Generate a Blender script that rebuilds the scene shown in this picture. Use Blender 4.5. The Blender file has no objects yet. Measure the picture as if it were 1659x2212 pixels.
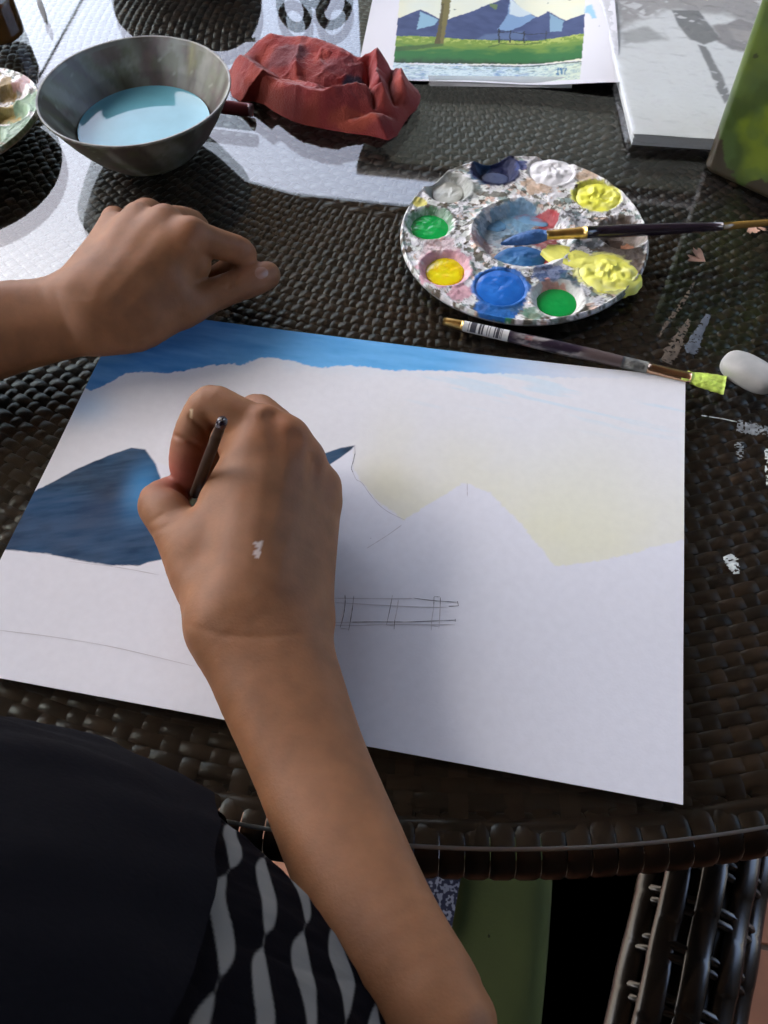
import bpy, math, random
import numpy as np
from mathutils import Matrix, Vector
random.seed(4); rng = np.random.default_rng(4)
S = 0.01                                   # every length below is in centimetres
scene = bpy.context.scene
col = scene.collection

# ------------------------------------------------------------------ camera
RC = np.array([[0.98172848, 0.18903213, -0.02181847], [0.14821194, -0.83152256, -0.53535358], [-0.11934157, 0.52233809, -0.8443462]])
CC = np.array([20.88934975, -9.20763297, 32.19033059]); FPX = 1800.0
cam_data = bpy.data.cameras.new('camera'); cam = bpy.data.objects.new('camera', cam_data); col.objects.link(cam)
cam_data.sensor_fit = 'VERTICAL'; cam_data.sensor_height = 24.0; cam_data.lens = 24.0 * FPX / 2212.0
cam_data.clip_start = 0.01; cam_data.clip_end = 2000.0
M3 = np.stack([RC[0], -RC[1], -RC[2]], axis=1)
cam.matrix_world = Matrix([[*M3[0], CC[0] * S], [*M3[1], CC[1] * S], [*M3[2], CC[2] * S], [0, 0, 0, 1]])
cam_data.dof.use_dof = True; cam_data.dof.focus_distance = 0.36; cam_data.dof.aperture_fstop = 24.0
scene.camera = cam

# ------------------------------------------------------------------ world, sun, exposure
SUN_EL, SUN_AZ = math.radians(62), math.radians(-85)     # azimuth clockwise from +Y
world = bpy.data.worlds.new('World'); scene.world = world; world.use_nodes = True
wn = world.node_tree.nodes; wl = world.node_tree.links
sky = wn.new('ShaderNodeTexSky'); sky.sky_type = 'NISHITA'; sky.sun_disc = False
sky.sun_elevation = SUN_EL; sky.sun_rotation = SUN_AZ
sky.air_density = 0.85; sky.dust_density = 8.0; sky.ozone_density = 1.0
bg = wn['Background']; bg.inputs['Strength'].default_value = 0.13
wl.new(sky.outputs[0], bg.inputs[0])
sd = bpy.data.lights.new('sun', 'SUN'); sun = bpy.data.objects.new('sun', sd); col.objects.link(sun)
sd.energy = 1.2; sd.angle = math.radians(12); sd.color = (1.0, 0.95, 0.88)
sdir = Vector((math.sin(SUN_AZ) * math.cos(SUN_EL), math.cos(SUN_AZ) * math.cos(SUN_EL), math.sin(SUN_EL)))
sun.rotation_euler = sdir.to_track_quat('Z', 'Y').to_euler(); sun.location = (0, 0, 8)
vs = scene.view_settings
vs.view_transform = 'Standard'; vs.look = 'None'; vs.gamma = 1.0; vs.use_curve_mapping = False; vs.exposure = 3.5
scene.render.engine = 'CYCLES'
cy = scene.cycles
cy.use_denoising = True; cy.max_bounces = 8; cy.diffuse_bounces = 4; cy.glossy_bounces = 4; cy.transmission_bounces = 4
cy.transparent_max_bounces = 16; cy.caustics_reflective = False; cy.caustics_refractive = False

# ------------------------------------------------------------------ helpers
def W(u, v, z=0.0):
    """point of the place seen at photo position (u, v) at height z above the table top"""
    d = RC.T @ np.array([(u - 829.5) / FPX, (v - 1106.0) / FPX, 1.0])
    return CC + d * ((z - CC[2]) / d[2])

def lin(r, g, b):
    c = np.array([r, g, b], float) / 255.0
    return np.where(c <= 0.04045, c / 12.92, ((c + 0.055) / 1.055) ** 2.4)

def P(r, g, b, k=1.38):
    """paint colour as it looks on the well-lit white sheet -> base colour"""
    return np.clip(lin(r, g, b) * k, 0.002, 0.9)

def hash2(ix, iy, seed):
    h = (ix.astype(np.int64) * 374761393 + iy.astype(np.int64) * 668265263 + seed * 1442695041) & 0x7fffffff
    h = ((h ^ (h >> 13)) * 1274126177) & 0x7fffffff
    h = ((h ^ (h >> 16)) * 971215073) & 0x7fffffff
    return ((h ^ (h >> 15)) & 0xffffff) / float(0xffffff)

def vnoise(x, y, seed=0):
    x = np.asarray(x, float); y = np.asarray(y, float)
    ix = np.floor(x); iy = np.floor(y); fx = x - ix; fy = y - iy
    fx = fx * fx * (3 - 2 * fx); fy = fy * fy * (3 - 2 * fy)
    a = hash2(ix, iy, seed); b = hash2(ix + 1, iy, seed); c = hash2(ix, iy + 1, seed); d = hash2(ix + 1, iy + 1, seed)
    return (a * (1 - fx) + b * fx) * (1 - fy) + (c * (1 - fx) + d * fx) * fy

def fbm(x, y, seed=0, o=4):
    s = 0.0; a = 0.5; n = 0.0
    for i in range(o):
        s = s + a * vnoise(x * 2 ** i, y * 2 ** i, seed + i * 17); n += a; a *= 0.5
    return s / n

def worley(x, y, seed=0):
    ix = np.floor(x); iy = np.floor(y)
    f1 = np.full(np.shape(x), 9.0); f2 = f1.copy(); idv = np.zeros(np.shape(x))
    for dx in (-1, 0, 1):
        for dy in (-1, 0, 1):
            cx = ix + dx; cy_ = iy + dy
            px = cx + hash2(cx, cy_, seed); py = cy_ + hash2(cx, cy_, seed + 91)
            d = np.hypot(px - x, py - y); k = hash2(cx, cy_, seed + 7)
            m = d < f1
            f2 = np.where(m, f1, np.minimum(f2, d)); idv = np.where(m, k, idv); f1 = np.where(m, d, f1)
    return idv, f1, f2

def sstep(a, b, x):
    t = np.clip((x - a) / (b - a), 0, 1); return t * t * (3 - 2 * t)

def mix(a, b, t):
    t = np.asarray(t)[..., None] if np.ndim(t) else t
    return a * (1 - t) + b * t

def poly_sd(x, y, poly):
    """signed distance to a closed polygon, negative inside"""
    poly = np.asarray(poly, float); n = len(poly)
    d = np.full(np.shape(x), 1e9); ins = np.zeros(np.shape(x), bool)
    for i in range(n):
        ax, ay = poly[i]; bx_, by = poly[(i + 1) % n]
        ex, ey = bx_ - ax, by - ay
        t = np.clip(((x - ax) * ex + (y - ay) * ey) / (ex * ex + ey * ey + 1e-12), 0, 1)
        d = np.minimum(d, np.hypot(x - ax - t * ex, y - ay - t * ey))
        c = ((ay > y) != (by > y)) & (x < (bx_ - ax) * (y - ay) / (by - ay + 1e-12) + ax)
        ins ^= c
    return np.where(ins, -d, d)

def line_d(x, y, pts):
    d = np.full(np.shape(x), 1e9)
    for (ax, ay), (bx_, by) in zip(pts[:-1], pts[1:]):
        ex, ey = bx_ - ax, by - ay
        t = np.clip(((x - ax) * ex + (y - ay) * ey) / (ex * ex + ey * ey + 1e-12), 0, 1)
        d = np.minimum(d, np.hypot(x - ax - t * ex, y - ay - t * ey))
    return d

def smooth_poly(pts, n=2):
    pts = np.asarray(pts, float)
    for _ in range(n):
        q = np.roll(pts, -1, 0)
        pts = np.stack([pts * .75 + q * .25, pts * .25 + q * .75], 1).reshape(-1, pts.shape[1])
    return pts

def spline(pts, n):
    """Catmull-Rom through the points, n samples per span"""
    p = np.asarray(pts, float); p = np.vstack([2 * p[0] - p[1], p, 2 * p[-1] - p[-2]])
    out = []
    for i in range(1, len(p) - 2):
        for t in np.linspace(0, 1, n, endpoint=False):
            a, b, c, d = p[i - 1], p[i], p[i + 1], p[i + 2]
            out.append(.5 * (2 * b + (c - a) * t + (2 * a - 5 * b + 4 * c - d) * t * t + (3 * b - 3 * c + d - a) * t ** 3))
    out.append(p[-2]); return np.array(out)

# ---------- objects
def tag(o, label=None, cat=None, group=None, kind=None):
    if label: o['label'] = label
    if cat: o['category'] = cat
    if group: o['group'] = group
    if kind: o['kind'] = kind
    return o

def make_mesh(name, V, F, smooth=True, colr=None):
    V = np.asarray(V, np.float32) * S
    me = bpy.data.meshes.new(name)
    if isinstance(F, np.ndarray):
        n, k = F.shape
        me.vertices.add(len(V)); me.vertices.foreach_set('co', V.ravel())
        me.loops.add(n * k); me.loops.foreach_set('vertex_index', F.astype(np.int32).ravel())
        me.polygons.add(n); me.polygons.foreach_set('loop_start', np.arange(0, n * k, k, dtype=np.int32))
        me.update(calc_edges=True); me.validate()
    else:
        me.from_pydata(V.tolist(), [], [list(f) for f in F]); me.update()
    if smooth:
        me.polygons.foreach_set('use_smooth', np.ones(len(me.polygons), bool))
    if colr is not None:
        a = me.color_attributes.new('Col', 'FLOAT_COLOR', 'POINT')
        c = np.ones((len(V), 4), np.float32); c[:, :3] = colr
        a.data.foreach_set('color', c.ravel())
    return me

def base_of(o):
    b = np.zeros(3)
    while o is not None:
        b += np.array(o.location) / S; o = o.parent
    return b

def obj(name, V, F, mat, parent=None, smooth=True, colr=None, base=None):
    """one mesh object; V in table coordinates (cm)"""
    V = np.asarray(V, float)
    b = base_of(parent) if parent is not None else (np.zeros(3) if base is None else np.asarray(base, float))
    o = bpy.data.objects.new(name, make_mesh(name, V - b, F, smooth, colr))
    o.data.materials.append(mat); col.objects.link(o)
    if parent is not None: o.parent = parent
    else: o.location = b * S
    return o

def empty(name, base):
    o = bpy.data.objects.new(name, None); o.location = np.asarray(base, float) * S
    o.empty_display_size = 0.02; col.objects.link(o); return o

def grid_faces(nu, nv, wrap_u=False, wrap_v=False, off=0):
    i = np.arange(nu if wrap_u else nu - 1); j = np.arange(nv if wrap_v else nv - 1)
    I, J = np.meshgrid(i, j, indexing='ij'); I2 = (I + 1) % nu; J2 = (J + 1) % nv
    return np.stack([I * nv + J, I2 * nv + J, I2 * nv + J2, I * nv + J2], -1).reshape(-1, 4) + off

def join(parts):
    Vs, Fs, n = [], [], 0
    for V, F in parts:
        Vs.append(V); Fs.append(np.asarray(F) + n); n += len(V)
    return np.vstack(Vs), np.vstack(Fs)

def box(x0, x1, y0, y1, z0, z1):
    V = np.array([[x, y, z] for x in (x0, x1) for y in (y0, y1) for z in (z0, z1)], float)
    F = np.array([[0, 1, 3, 2], [4, 6, 7, 5], [0, 4, 5, 1], [2, 3, 7, 6], [0, 2, 6, 4], [1, 5, 7, 3]])
    return V, F

def tube(path, rad, n=16, flat=1.0, up=(0, 0, 1), cap=True, rot=0.0):
    """round (or flattened: 'flat' scales the upward axis) sweep; rad scalar or list"""
    path = np.asarray(path, float); m = len(path)
    rad = np.broadcast_to(np.asarray(rad, float), (m,)); flat = np.broadcast_to(np.asarray(flat, float), (m,))
    V = []
    for i in range(m):
        t = path[min(i + 1, m - 1)] - path[max(i - 1, 0)]; t /= np.linalg.norm(t) + 1e-12
        a = np.cross(t, up); a /= np.linalg.norm(a) + 1e-12; b = np.cross(a, t)
        for k in range(n):
            th = 2 * math.pi * k / n + rot
            V.append(path[i] + a * math.cos(th) * rad[i] + b * math.sin(th) * rad[i] * flat[i])
    F = grid_faces(m, n, wrap_v=True)
    V = np.array(V)
    if cap:
        V = np.vstack([V, path[0], path[-1]]); c0, c1 = m * n, m * n + 1
        k = np.arange(n); k2 = (k + 1) % n
        F0 = np.stack([np.full(n, c0), k2, k, k], -1); F1 = np.stack([np.full(n, c1), (m - 1) * n + k, (m - 1) * n + k2, (m - 1) * n + k2], -1)
        tri = [list(f[:3]) for f in np.vstack([F0, F1])]
        return V, [list(f) for f in F] + tri
    return V, F

def lathe(c, prof, n=64):
    """prof: list of (r, z) about the vertical axis through c"""
    prof = np.asarray(prof, float); th = np.linspace(0, 2 * math.pi, n, endpoint=False)
    V = np.stack([c[0] + prof[:, 0][:, None] * np.cos(th), c[1] + prof[:, 0][:, None] * np.sin(th), np.broadcast_to(c[2] + prof[:, 1][:, None], (len(prof), n))], -1).reshape(-1, 3)
    return V, grid_faces(len(prof), n, wrap_v=True)

def slab(poly, z0, z1, bev=0.0):
    """closed flat plate from an outline (counter-clockwise), optionally with a rounded rim"""
    poly = np.asarray(poly, float); n = len(poly); cen = poly.mean(0)
    rings = [(1.0, z0)]
    if bev:
        w = bev / max(np.linalg.norm(poly - cen, axis=1).mean(), 1e-6)
        for a in np.linspace(0, math.pi / 2, 5): rings.append((1 - w * (1 - math.cos(a)), z1 - bev + bev * math.sin(a)))
    else: rings.append((1.0, z1))
    V = [np.column_stack([cen + (poly - cen) * s, np.full(n, z)]) for s, z in rings]
    F = [list(f) for f in grid_faces(len(rings), n, wrap_v=True)]
    V = np.vstack(V); m = (len(rings) - 1) * n
    F.append(list(range(m, m + n))); F.append(list(range(n - 1, -1, -1)))
    return V, F

def pillow(poly, z0, z1, n=16):
    poly = np.asarray(poly, float); cen = poly.mean(0); V = []
    ss = np.r_[1.0, np.cos(np.linspace(.12, math.pi / 2 - .01, n))]
    for s in ss: V.append(np.column_stack([cen + (poly - cen) * s, np.full(len(poly), z0 + (z1 - z0) * (1 - s ** 9) ** .5)]))
    return np.vstack(V), grid_faces(len(ss), len(poly), wrap_v=True)

# ---------- materials
def mat(name, base=None, rough=0.6, spec=0.5, metal=0.0, attr=False, noise=None, bump=None, coat=0.0, sss=0.0, rnd=0.0, sheen=0.0):
    m = bpy.data.materials.new(name); m.use_nodes = True
    nt = m.node_tree; N = nt.nodes; L = nt.links; b = N['Principled BSDF']
    b.inputs['Roughness'].default_value = rough; b.inputs['Specular IOR Level'].default_value = spec
    b.inputs['Metallic'].default_value = metal; b.inputs['Coat Weight'].default_value = coat; b.inputs['Coat Roughness'].default_value = 0.08
    b.inputs['Sheen Weight'].default_value = sheen
    if sss:
        b.inputs['Subsurface Weight'].default_value = sss; b.inputs['Subsurface Radius'].default_value = (1.0, 0.35, 0.2); b.inputs['Subsurface Scale'].default_value = 0.004
    tc = N.new('ShaderNodeTexCoord')
    if attr:
        c = N.new('ShaderNodeVertexColor'); c.layer_name = 'Col'; out = c.outputs[0]
    else:
        c = N.new('ShaderNodeRGB'); c.outputs[0].default_value = (*base, 1); out = c.outputs[0]
    if noise:
        sc, amt = noise[:2]
        t = N.new('ShaderNodeTexNoise'); t.inputs['Scale'].default_value = sc; t.inputs['Detail'].default_value = 6
        L.new(tc.outputs['Object'], t.inputs['Vector'])
        r = N.new('ShaderNodeMapRange'); r.inputs[1].default_value = 0.3; r.inputs[2].default_value = 0.7
        r.inputs[3].default_value = 1 - amt; r.inputs[4].default_value = 1 + amt; L.new(t.outputs[0], r.inputs[0])
        mx = N.new('ShaderNodeVectorMath'); mx.operation = 'SCALE'; L.new(out, mx.inputs[0]); L.new(r.outputs[0], mx.inputs['Scale']); out = mx.outputs[0]
    if rnd:
        oi = N.new('ShaderNodeObjectInfo'); r = N.new('ShaderNodeMapRange'); r.inputs[3].default_value = 1 - rnd; r.inputs[4].default_value = 1 + rnd
        L.new(oi.outputs['Random'], r.inputs[0])
        mx = N.new('ShaderNodeVectorMath'); mx.operation = 'SCALE'; L.new(out, mx.inputs[0]); L.new(r.outputs[0], mx.inputs['Scale']); out = mx.outputs[0]
    L.new(out, b.inputs['Base Color'])
    if bump:
        sc, st = bump[:2]
        t = N.new('ShaderNodeTexNoise'); t.inputs['Scale'].default_value = sc; t.inputs['Detail'].default_value = 4
        L.new(tc.outputs['Object'], t.inputs['Vector'])
        bp = N.new('ShaderNodeBump'); bp.inputs['Strength'].default_value = st; bp.inputs['Distance'].default_value = bump[2] if len(bump) > 2 else 0.0005
        L.new(t.outputs[0], bp.inputs['Height']); L.new(bp.outputs[0], b.inputs['Normal'])
    return m

def glass_mat(name, tint, ior=1.5, haze=0.0):
    """clear sheet: straight-through transparency plus a sharp surface reflection (same reflectance on both sides)"""
    m = bpy.data.materials.new(name); m.use_nodes = True
    nt = m.node_tree; N = nt.nodes; L = nt.links; N.remove(N['Principled BSDF'])
    ge = N.new('ShaderNodeNewGeometry'); fr = N.new('ShaderNodeFresnel')
    mr = N.new('ShaderNodeMapRange'); mr.inputs[3].default_value = ior; mr.inputs[4].default_value = 1 / ior
    L.new(ge.outputs['Backfacing'], mr.inputs[0]); L.new(mr.outputs[0], fr.inputs['IOR'])
    tr = N.new('ShaderNodeBsdfTransparent'); tr.inputs[0].default_value = (*tint, 1)
    gl = N.new('ShaderNodeBsdfAnisotropic'); gl.inputs['Roughness'].default_value = 0.0
    mx = N.new('ShaderNodeMixShader'); L.new(fr.outputs[0], mx.inputs[0]); L.new(tr.outputs[0], mx.inputs[1]); L.new(gl.outputs[0], mx.inputs[2])
    out = mx.outputs[0]
    if haze:
        df = N.new('ShaderNodeBsdfDiffuse'); df.inputs[0].default_value = (0.7, 0.72, 0.72, 1)
        tc = N.new('ShaderNodeTexCoord'); t = N.new('ShaderNodeTexNoise'); t.inputs['Scale'].default_value = 9; t.inputs['Detail'].default_value = 7; L.new(tc.outputs['Object'], t.inputs['Vector'])
        r = N.new('ShaderNodeMapRange'); r.inputs[1].default_value = 0.35; r.inputs[2].default_value = 0.75; r.inputs[3].default_value = haze * 0.3; r.inputs[4].default_value = haze * 1.8; L.new(t.outputs[0], r.inputs[0])
        m2 = N.new('ShaderNodeMixShader'); L.new(r.outputs[0], m2.inputs[0]); L.new(out, m2.inputs[1]); L.new(df.outputs[0], m2.inputs[2]); out = m2.outputs[0]
    L.new(out, N['Material Output'].inputs[0]); return m

# ------------------------------------------------------------------ the setting
FLOOR = -73.0
m_ground = mat('earth', (0.16, 0.15, 0.12), 0.95, noise=(0.8, 0.3))
m_tile = mat('terracotta', (0.15, 0.062, 0.03), 0.6, noise=(30, 0.15))
V, F = box(-60000, 60000, -60000, 60000, FLOOR - 12, FLOOR - 2)
tag(obj('ground', V, F, m_ground, smooth=False), kind='structure')
V, F = box(-200, 420, -400, 330, FLOOR - 1.9, FLOOR - 0.5)
terrace = tag(obj('terrace_floor', V, F, mat('grout', (0.09, 0.07, 0.055), 0.9), smooth=False), kind='structure')
tile_me = None
for i in range(-3, 8):
    for j in range(-4, 6):
        if tile_me is None:
            q = [(-14.7, -14.7), (14.7, -14.7), (14.7, 14.7), (-14.7, 14.7)]
            tv, tf = slab(q, 0, 0.5, 0.2); tile_me = make_mesh('tile', tv, tf, False); tile_me.materials.append(m_tile)
        t = bpy.data.objects.new('tile', tile_me); col.objects.link(t); t.parent = terrace
        t.location = ((5 + i * 30) * S, (-8 + j * 30) * S, (FLOOR - 0.45) * S)
m_plaster = mat('plaster', (0.07, 0.06, 0.05), 0.9, noise=(3, 0.1))
m_roof = mat('porch_boards', (0.08, 0.055, 0.038), 0.7, noise=(6, 0.2))
V, F = slab([(300, -400), (300, 294), (-8, 294), (-34, 290), (-83, 290), (-108, 296), (-118, 205), (-230, 195), (-230, -400)], 200, 208)
roof = tag(obj('porch_roof', V, F, m_roof, smooth=False), kind='structure')
V, F = box(-30, 300, -122, -110.3, FLOOR, 199.7)
tag(obj('rear_light_block', V, F, m_plaster, smooth=False), kind='structure')  # unseen wall, set close behind to block light from the rear
V, F = box(-232, -220, -110, 0, FLOOR, 199.6)
tag(obj('left_light_block', V, F, m_plaster, smooth=False), kind='structure')  # unseen wall added to cut the light from back left
V, F = box(170, 182, -110, 10, FLOOR, 199.6)
tag(obj('right_light_block', V, F, m_plaster, smooth=False), kind='structure')  # unseen wall added to keep light off from the right
# the house across the yard (seen mirrored in the glass)
nh = empty('neighbouring_house', (200, 640, FLOOR)); tag(nh, 'dark grey-green house across the yard, mirrored dimly in the glass top', 'house')
m_nh = mat('house_paint', (0.022, 0.028, 0.024), 0.9, noise=(2, 0.3))
V, F = box(-122, 520, 600, 900, FLOOR, 400); obj('wall', V, F, m_nh, nh, False)
V, F = box(-24, 520, 601, 899, 409.3, 520); obj('upper_storey', V, F, m_nh, nh, False)
V, F = box(-128, 526, 592, 908, 400.3, 409); obj('roof', V, F, mat('roof_felt', (0.04, 0.04, 0.045), 0.9), nh, False)
m_pane = mat('dark_pane', (0.02, 0.025, 0.03), 0.1)
for x0 in (-40, 110, 260):
    V, F = box(x0, x0 + 70, 597, 599.7, 120, 260); w = obj('window', V, F, m_plaster, nh, False)
    V, F = box(x0 + 6, x0 + 64, 596, 596.9, 126, 254); obj('pane', V, F, m_pane, w, False)

# ------------------------------------------------------------------ the round wicker table with its glass top
TC = np.array([13.0, 54.0]); RG = 57.75
table = empty('wicker_table', (TC[0], TC[1], FLOOR))
tag(table, 'round dark brown wicker table with a clear glass top', 'table')
m_glass = glass_mat('table_glass', (0.90, 0.94, 0.93), 1.5, haze=0.002)
m_edge = mat('glass_edge_glint', (0.62, 0.68, 0.68), 0.12, 0.9)  # pale base colour stands in for the sky's glint along the edge
m_wick = mat('wicker', (0.022, 0.0105, 0.0056), 0.32, 0.28, noise=(60, 0.4), rnd=0.6)
m_wick2 = mat('wicker_spoke', (0.026, 0.0128, 0.007), 0.32, 0.28, noise=(60, 0.4), rnd=0.6)
th = np.linspace(0, 2 * math.pi, 360, endpoint=False)
prof = [(0.001, 0.0), (30, 0.0), (RG - 0.12, 0.0)]
V, F = lathe((TC[0], TC[1], 0), prof, 360); V2, F2 = lathe((TC[0], TC[1], 0), [(RG - 0.12, -0.6), (30, -0.6), (0.001, -0.6)], 360)
V, F = join([(V, F), (V2, F2)]); obj('glass_top', V, F, m_glass, table, False)
a = np.linspace(0, math.pi, 7)
prof = [(RG - 0.12 + 0.09 * math.sin(x), -0.3 + 0.3 * math.cos(x)) for x in a]
V, F = lathe((TC[0], TC[1], 0), prof, 360); obj('glass_edge', V, F, m_edge, table)
V, F = lathe((TC[0], TC[1], 0), [(0.001, -1.5), (56.5, -1.5), (56.5, -2.4), (0.001, -2.4)], 180)
obj('table_board', V, F, mat('dark_board', (0.008, 0.005, 0.004), 0.9), table, False)
NSP = 328; ROW = 0.60; R0, R1 = 6.0, 55.9; ZW = -0.95; AMP = 0.075
rows = np.arange(R0, R1, ROW); RH = 22.0
def wave(x):
    c = np.cos(math.pi * x); return np.sign(c) * np.abs(c) ** 0.45
for j, r in enumerate(rows):
    n = NSP if r > RH else NSP // 2
    s = np.arange(n * 4) / 4.0
    th = 2 * math.pi * s / n
    par = j % 2
    zc = ZW + AMP * wave(s + par) + 0.02 * (vnoise(s * 0.7, s * 0 + j, 3) - .5)
    w = ROW * (0.97 + 0.1 * (hash2(np.array([j]), np.array([5]), 1)[0] - .5))
    rr = r + 0.05 * (vnoise(s * 0.25, s * 0 + j * 7.3, 5) - .5)
    V = []
    for dr, dz in ((-0.49, -0.06), (-0.34, 0.0), (0.34, 0.0), (0.49, -0.06)):
        R_ = rr + dr * w
        V.append(np.stack([TC[0] + R_ * np.cos(th), TC[1] + R_ * np.sin(th), zc + dz], -1))
    V = np.stack(V, 1).reshape(-1, 3)
    obj('weft_strand', V, grid_faces(n * 4, 4, wrap_u=True), m_wick, table)
def spoke_mesh(k, r_in):
    rr = [r for r in rows if r >= r_in]; j0 = len(rows) - len(rr)
    rad, zz = [], []
    for i, r in enumerate(rr):
        j = i + j0
        sg = (-1) ** ((k if r > RH else k // 2) + j)
        rad += [r - ROW * .25, r + ROW * .25]; zz += [ZW - 0.085 * sg] * 2
    rad.append(57.0); zz.append(ZW - 0.35)
    rad = np.array(rad); zz = np.array(zz) - 0.02
    V = []
    wd = np.clip(rad * 2 * math.pi / NSP * 0.36, 0.12, 0.42)
    for s_, dz in ((-1, -0.08), (0, 0.02), (1, -0.08)):
        V.append(np.stack([rad, s_ * wd, zz + dz], -1))
    return np.stack(V, 1).reshape(-1, 3), grid_faces(len(rad), 3)
cache = {}; rest = []
for k in range(NSP):
    phi = 2 * math.pi * k / NSP
    half = NSP // 2
    kk = (k // 2) if k % 2 == 0 else k
    key = (k % 2, k % 4 if k % 2 == 0 else 0)
    r_in = R0 if k % 2 == 0 else RH
    if key not in cache:
        V, F = spoke_mesh(k, r_in); me = make_mesh('spoke_strand', V, F); me.materials.append(m_wick2); cache[key] = (me, V, F)
    me, V, F = cache[key]
    low = math.sin(phi) < 0.12
    if low:
        o = bpy.data.objects.new('spoke_strand', me); col.objects.link(o); o.parent = table
        o.location = (0, 0, -FLOOR * S); o.rotation_euler = (0, 0, phi)
    else:
        c, s_ = math.cos(phi), math.sin(phi)
        rest.append((np.stack([TC[0] + V[:, 0] * c - V[:, 1] * s_, TC[1] + V[:, 0] * s_ + V[:, 1] * c, V[:, 2]], -1), F))
V, F = join(rest); tag(obj('spoke_strand', V, F, m_wick2, table), kind='stuff')
# rolled rim: a rail wrapped with short strips, plus two long strands laid over the wraps
NR = 380; RR = 57.2; ZR = -2.05
V, F = [], None
aa = np.radians(np.linspace(-75, 245, 13))
def wrap_piece(seed):
    r_ = np.random.default_rng(seed); out = []
    hw = math.pi / NR * 0.96
    for t, bulge in ((-1, -0.07), (-0.6, 0.02), (0.6, 0.02), (1, -0.07)):
        rad = 1.25 + bulge
        for a_ in aa:
            R_ = RR + rad * math.cos(a_) * 1.0; ph = t * hw
            out.append([R_ * math.cos(ph), R_ * math.sin(ph), ZR + rad * math.sin(a_)])
    return np.array(out), grid_faces(4, len(aa))
wv, wf = wrap_piece(1); wrap_me = make_mesh('rim_wrap', wv, wf); wrap_me.materials.append(m_wick); rest = []
for k in range(NR):
    ph = 2 * math.pi * k / NR
    if math.sin(ph) < 0.05:
        o = bpy.data.objects.new('rim_wrap', wrap_me); col.objects.link(o); o.parent = table; o.location = (0, 0, -FLOOR * S); o.rotation_euler = (0, 0, ph)
    else:
        c, s_ = math.cos(ph), math.sin(ph)
        rest.append((np.stack([TC[0] + wv[:, 0] * c - wv[:, 1] * s_, TC[1] + wv[:, 0] * s_ + wv[:, 1] * c, wv[:, 2]], -1), wf))
V, F = join(rest); tag(obj('rim_wrap', V, F, m_wick, table), kind='stuff')
for i, (r_, z_, w_) in enumerate(((55.9, -1.02, 0.5), (56.75, -0.86, 0.62))):
    s = np.arange(NR * 2) / 2.0; th = 2 * math.pi * s / NR
    zc = z_ + 0.09 * np.cos(math.pi * (s * 0.5 + i))
    V = np.stack([np.stack([TC[0] + (r_ + dr * w_) * np.cos(th), TC[1] + (r_ + dr * w_) * np.sin(th), zc + dz], -1) for dr, dz in ((-.5, -.2), (-.25, 0), (.25, 0), (.5, -.2))], 1).reshape(-1, 3)
    obj('rim_strand', V, grid_faces(len(s), 4, wrap_u=True), m_wick, table)
for x, y in ((-18, 30), (44, 30), (-18, 90), (44, 90)):
    V, F = tube([(x, y, -2.4), (x, y, FLOOR)], 3.2, 20); obj('leg', V, F, m_wick, table)

# ------------------------------------------------------------------ the sheet being painted
SW, SH = 29.7, 21.0
nu, nv = 560, 400
gx, gy = np.meshgrid(np.linspace(0, SW, nu), np.linspace(0, SH, nv), indexing='ij')
def lift(x, y):
    return 0.05 + 0.30 * (np.clip(x / SW, 0, 1) ** 5) * np.clip(y / SH, 0, 1) ** 2 + 0.05 * np.sin(x * .35 + 1) * np.sin(y * .3)**2 + 0.12 * np.clip(1 - x / 9, 0, 1) ** 2 * (y / SH) ** 2
def PX(pts): return [tuple(W(u, v, 0.1)[:2]) for u, v in pts]
wx = gx + 0.10 * (fbm(gx * 2.2, gy * 2.2, 1) - .5) + 0.07 * (vnoise(gx * 8, gy * 8, 2) - .5)
wy = gy + 0.16 * (fbm(gx * 2.2, gy * 2.2, 3) - .5) + 0.12 * (vnoise(gx * 7, gy * 7, 4) - .5)
paper = np.array([0.785, 0.80, 0.84])
C = np.broadcast_to(paper, gx.shape + (3,)).copy()
C *= (1 + 0.02 * (fbm(gx * .4, gy * .4, 9) - .5))[..., None]
# warm cloud band and yellow wash above the ridge line
ridge = PX([(697, 998), (765, 962), (762, 1010), (780, 1040), (820, 1085), (873, 1122), (940, 1080), (1005, 1040), (1060, 1065), (1120, 1125), (1200, 1222), (1300, 1210), (1473, 1168), (1560, 1150)])
skyp = ridge + PX([(1600, 700), (200, 500), (-60, 1000), (95, 1050), (240, 982), (345, 1000), (500, 1050)])
sd = poly_sd(wx, wy, skyp)
insky = sstep(0.06, -0.06, sd)
rd = line_d(gx, gy, ridge[1:])
C = mix(C, np.array([0.79, 0.80, 0.805]), insky * 0.9)
yel = insky * np.exp(-(rd / 2.6) ** 2) * (0.45 + 0.75 * fbm(gx * .45 + 3, gy * .45, 21)) * sstep(13.5, 17.5, gx + 0.5 * (fbm(gx, gy, 8) - .5))
C = mix(C, np.array([0.82, 0.81, 0.57]), np.clip(yel * 0.62, 0, 1))
for (u, v, s_, k, cc) in ((830, 1045, 1.3, .45, (.66, .62, .36)), (1290, 1040, 2.0, .25, (.78, .77, .45)), (1230, 1140, 1.8, .35, (.8, .8, .46)), (560, 1000, 3, .08, (.80, .74, .66))):
    c = W(u, v, 0); C = mix(C, np.array(cc), k * insky * np.exp(-((gx - c[0]) ** 2 + (gy - c[1]) ** 2) / (2 * s_ ** 2)))
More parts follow.
